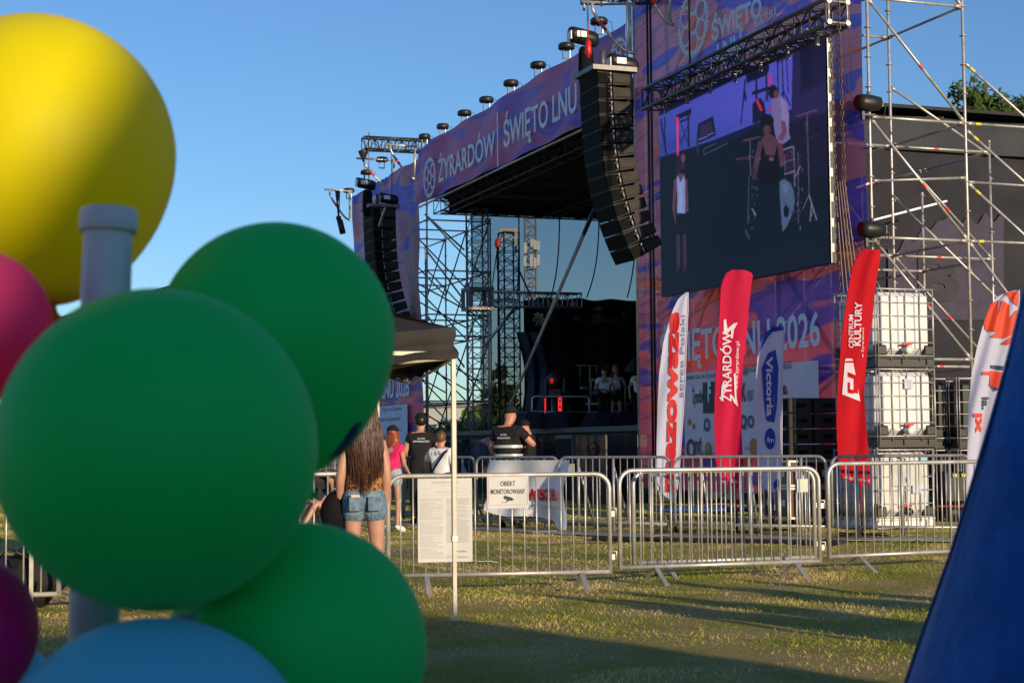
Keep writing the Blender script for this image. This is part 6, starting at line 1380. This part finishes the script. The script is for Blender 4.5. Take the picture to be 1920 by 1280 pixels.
# ================================================================ far background
def tree(px, Y, z0, H, Wd, lab, seed, n=2600, leaf=.16, grp='trees in the background', trunk=True):
    rn = random.Random(seed); c = at(px, Y); t = thing('tree', lab, 'tree', c, grp)
    tk = MB(); tk.tube(c, c+ZV*H*.5, .26, 8, r2=.12)
    cl = []
    for i in range(16):
        a = rn.random()*6.28; q = rn.random(); rr = Wd*.5*math.sqrt(rn.random()); zz = z0+(H-z0)*(.12+.8*q); rr *= (1-.45*abs(q-.4))
        p = c+Vector((math.cos(a)*rr, math.sin(a)*rr, zz)); cl.append((p, (.10+.10*rn.random())*Wd)); tk.tube(c+ZV*H*(.25+.2*rn.random()), p, .07, 5, r2=.02)
    tk.build('trunk', mat('bark', (.09, .07, .05), .9, 0, var=.3), t)
    mb = MB()
    for i in range(n):
        p, r_ = cl[i % len(cl)]; v = Vector((rn.gauss(0, 1), rn.gauss(0, 1), rn.gauss(0, .8))); v = v.normalized()*r_*(rn.random()**.4)*1.25; q = p+v
        s = leaf*(.6+.8*rn.random()); a = Vector((rn.gauss(0, 1), rn.gauss(0, 1), rn.gauss(0, 1))).normalized(); b = a.orthogonal().normalized()
        mb.add([q-a*s, q+b*s*.5, q+a*s, q-b*s*.5], [(0, 1, 2, 3)])
    mb.build('crown', LEAF, t); return t
LEAF = mat('leaves', (.10, .15, .025), .6, 0, var=.3, scale=.7, col2=(.04, .075, .018), transl=.3)
tree(1832, 60, 11.0, 14.2, 3.2, 'leafy tree top rising behind the right scaffold, left of the two', 1, 3200)
tree(1910, 64, 11.0, 14.6, 3.6, 'leafy tree top rising behind the right scaffold, at the picture edge', 2, 2600)
for i, (px, Y, H, W_, lab) in enumerate(((936, 80, 5.4, 3, 'green bush-like tree seen through the dark mesh beside the stage column'), (905, 75, 2.4, 4, 'low tree behind the lattice column of the stage'), (866, 90, 2.1, 5, 'low tree behind the left scaffold wing, nearest the column'), (1030, 95, 3, 5, 'tree behind the black drape of the stage'), (880, 95, 2.6, 5, 'tree beyond the left scaffold wing right of the pale building'))):
    tree(px, Y, .6, H, W_, lab, 10+i, 1500, .2)
t = thing('low_building', 'long low pale building far behind the left scaffold wing', 'building', at(835, 110))
mb = MB(); c = at(832, 110); mb.box(c+ZV*1.9, 6.5, 5, 3.8); mb.build('wall', mat('pale_plaster', (.42, .42, .40), .8, 0, var=.1, scale=.5), t)
mb = MB(); mb.box(c+ZV*3.9, 7, 5.4, .22); mb.build('roof', mat('grey_roof', (.18, .17, .17), .8, 0, var=.1), t)
for i in range(4): mb = MB(); mb.box(c+Vector((-2.4+1.6*i, -2.52, 2.2)), .9, .06, 1.0); mb.build('window', mat('window_glass', (.05, .07, .09), .15, 0, var=0), t)
# lifting tower seen through the gauze
t = thing('lifting_tower', 'pale topped lattice lifting tower standing outside the blue mesh wall', 'tower', at(955, 57)); c = at(957, 57)
ch = MB(); la = MB(); ztop = PD(957, 436, 57).z; truss(ch, la, c, c+ZV*ztop, Vector((.26, .1, 0)), Vector((-.1, .26, 0)), 26, .03, .014); ch.build('chord', DSTEEL, t); la.build('lattice', DSTEEL, t)
mb = MB(); mb.box(c+ZV*(ztop+.05), .62, .5, .12); mb.box(c+ZV*(ztop-.35)+Vector((.25, -.2, 0)), .07, .07, .7); mb.box(c+ZV*(ztop-.35)+Vector((-.15, -.2, 0)), .07, .07, .7); mb.box(c+ZV*(ztop-.2)+Vector((.05, -.2, 0)), .4, .06, .06); mb.build('top_head', mat('cream_head', (.62, .58, .45), .5, 0, var=.1), t)
mb = MB(); mb.ell(c+Vector((-.38, -.2, ztop-.4)), .1, .1, .2); mb.tube(c+Vector((-.38, -.2, ztop-.5)), c+Vector((-.4, -.2, ztop-1.3)), .03, 5); mb.build('red_hoist_hook', REDTAPE, t)
mb = MB()
for dx, dz in ((-1.0, -4.2), (-.4, -5), (-.3, -5.5)): mb.tube(c+Vector((-.38, -.2, ztop-.5)), c+Vector((dx, -.2, ztop-.5+dz)), .02, 4)
mb.tube(c+Vector((.3, 0, ztop-1.2)), c+Vector((2.1, 0, ztop-5.3)), .035, 6); mb.build('stay_cable', DSTEEL, t)
# phone mast
t = thing('phone_mast', 'slim phone mast with white antenna panels far beyond the stage mesh', 'mast', at(998, 150)); c = at(998, 150)
ch = MB(); la = MB(); truss(ch, la, c, c+ZV*23.5, Vector((.5, 0, 0)), Vector((0, .5, 0)), 30, .09, .05); ch.build('mast_chord', GALV2, t); la.build('mast_lattice', GALV2, t)
for (px, y0, y1) in ((985, 455, 475), (997, 448, 463), (1003, 450, 468), (1009, 452, 470), (984, 480, 500), (996, 477, 500), (1009, 477, 498), (1003, 483, 502)):
    mb = MB(); a = PD(px, y0, 149); b = PD(px, y1, 149); mb.box((a+b)/2, .28, .2, (a-b).z, None, bev=.03); mb.build('antenna', WHITEP, t)
mb = MB()
for y in (460, 475, 500): a = PD(983, y, 149.6); b = PD(1011, y, 149.6); mb.tube(a, b, .06, 5)
mb.build('antenna_arm', GALV2, t)
# bags under the far left barrier
t = thing('rucksack', 'dark rucksack slumped against the foot of the far left barrier', 'bag', at(56, 13.9))
c = at(48, 13.9); mb = MB(); mb.ell(c+ZV*.20, .34, .2, .24, None, 26, 16, fn=lambda x, y, z: (x*(1+.08*math.sin(7*z+3*x)), y, z*(1+.12*math.sin(6*x)))); mb.build('bag_body', mat('dark_bag_cloth', (.012, .010, .009), .8, 0, var=.4, bump=1, bscale=10), t)
mb = MB(); mb.ell(c+Vector((.08, -.05, .42)), .15, .12, .08); mb.path([c+Vector((-.2, -.2, .35)), c+Vector((-.05, -.26, .48)), c+Vector((.12, -.2, .38))], .012, 6); mb.build('handle', BPLAST, t)
# small clutter behind the flags
t = thing('cable_ramp', 'dark flat cable ramp lying on the grass along the far barriers', 'cable ramp', at(1340, 21.9))
mb = MB(); mb.box(at(1340, 21.9)+ZV*.02, 3.4, .35, .04, (Vector((.9, -.43, 0)).normalized(), Vector((.43, .9, 0)).normalized(), ZV), bev=.01); mb.build('ramp_body', BPLAST, t)
t = thing('tarpaulin', 'bright blue tarpaulin bundle on the ground under the sponsor board', 'tarpaulin', at(1322, 27.5))
mb = MB(); c = at(1322, 27.5); mb.ell(c+ZV*.2, .95, .3, .06, None, 30, 12, fn=lambda x, y, z: (x, y, z*(1+.3*math.sin(9*x)))); mb.build('folded_sheet', mat('blue_tarp', (.02, .12, .42), .4, 0, var=.3, scale=4), t)
t = thing('generator_trolley', 'dark low trolley with yellow marks behind the water tanks', 'trolley', at(1826, 27))
c = at(1826, 27.2); mb = MB(); mb.box(c+ZV*.55, 1.2, .7, .5, None, bev=.03); mb.tube(c+Vector((-.7, -.3, .2)), c+Vector((.6, -.3, .2)), .03, 6); mb.build('trolley_body', BPLAST, t)
mb = MB()
for dx in (-.42, -.28, -.1): mb.box(c+Vector((dx, -.37, .74)), .07, .03, .05)
mb.build('yellow_marks', YELTAPE, t)
mb = MB(); mb.tube(c+Vector((-.75, -.45, .25)), c+Vector((.8, -.45, .22)), .025, 6); mb.build('warning_rail', mat('red_white_rail', (.6, .12, .1), .5, 0, var=.3, scale=3), t)
for s in (-1, 1): mb = MB(); mb.lathe([(0, -.04), (.13, -.04), (.13, .04), (0, .04)], c+Vector((s*.45, -.3, .13)), (Vector((1, 0, 0)), ZV, Vector((0, 1, 0))), 14); mb.build('wheel', BPLAST, t)
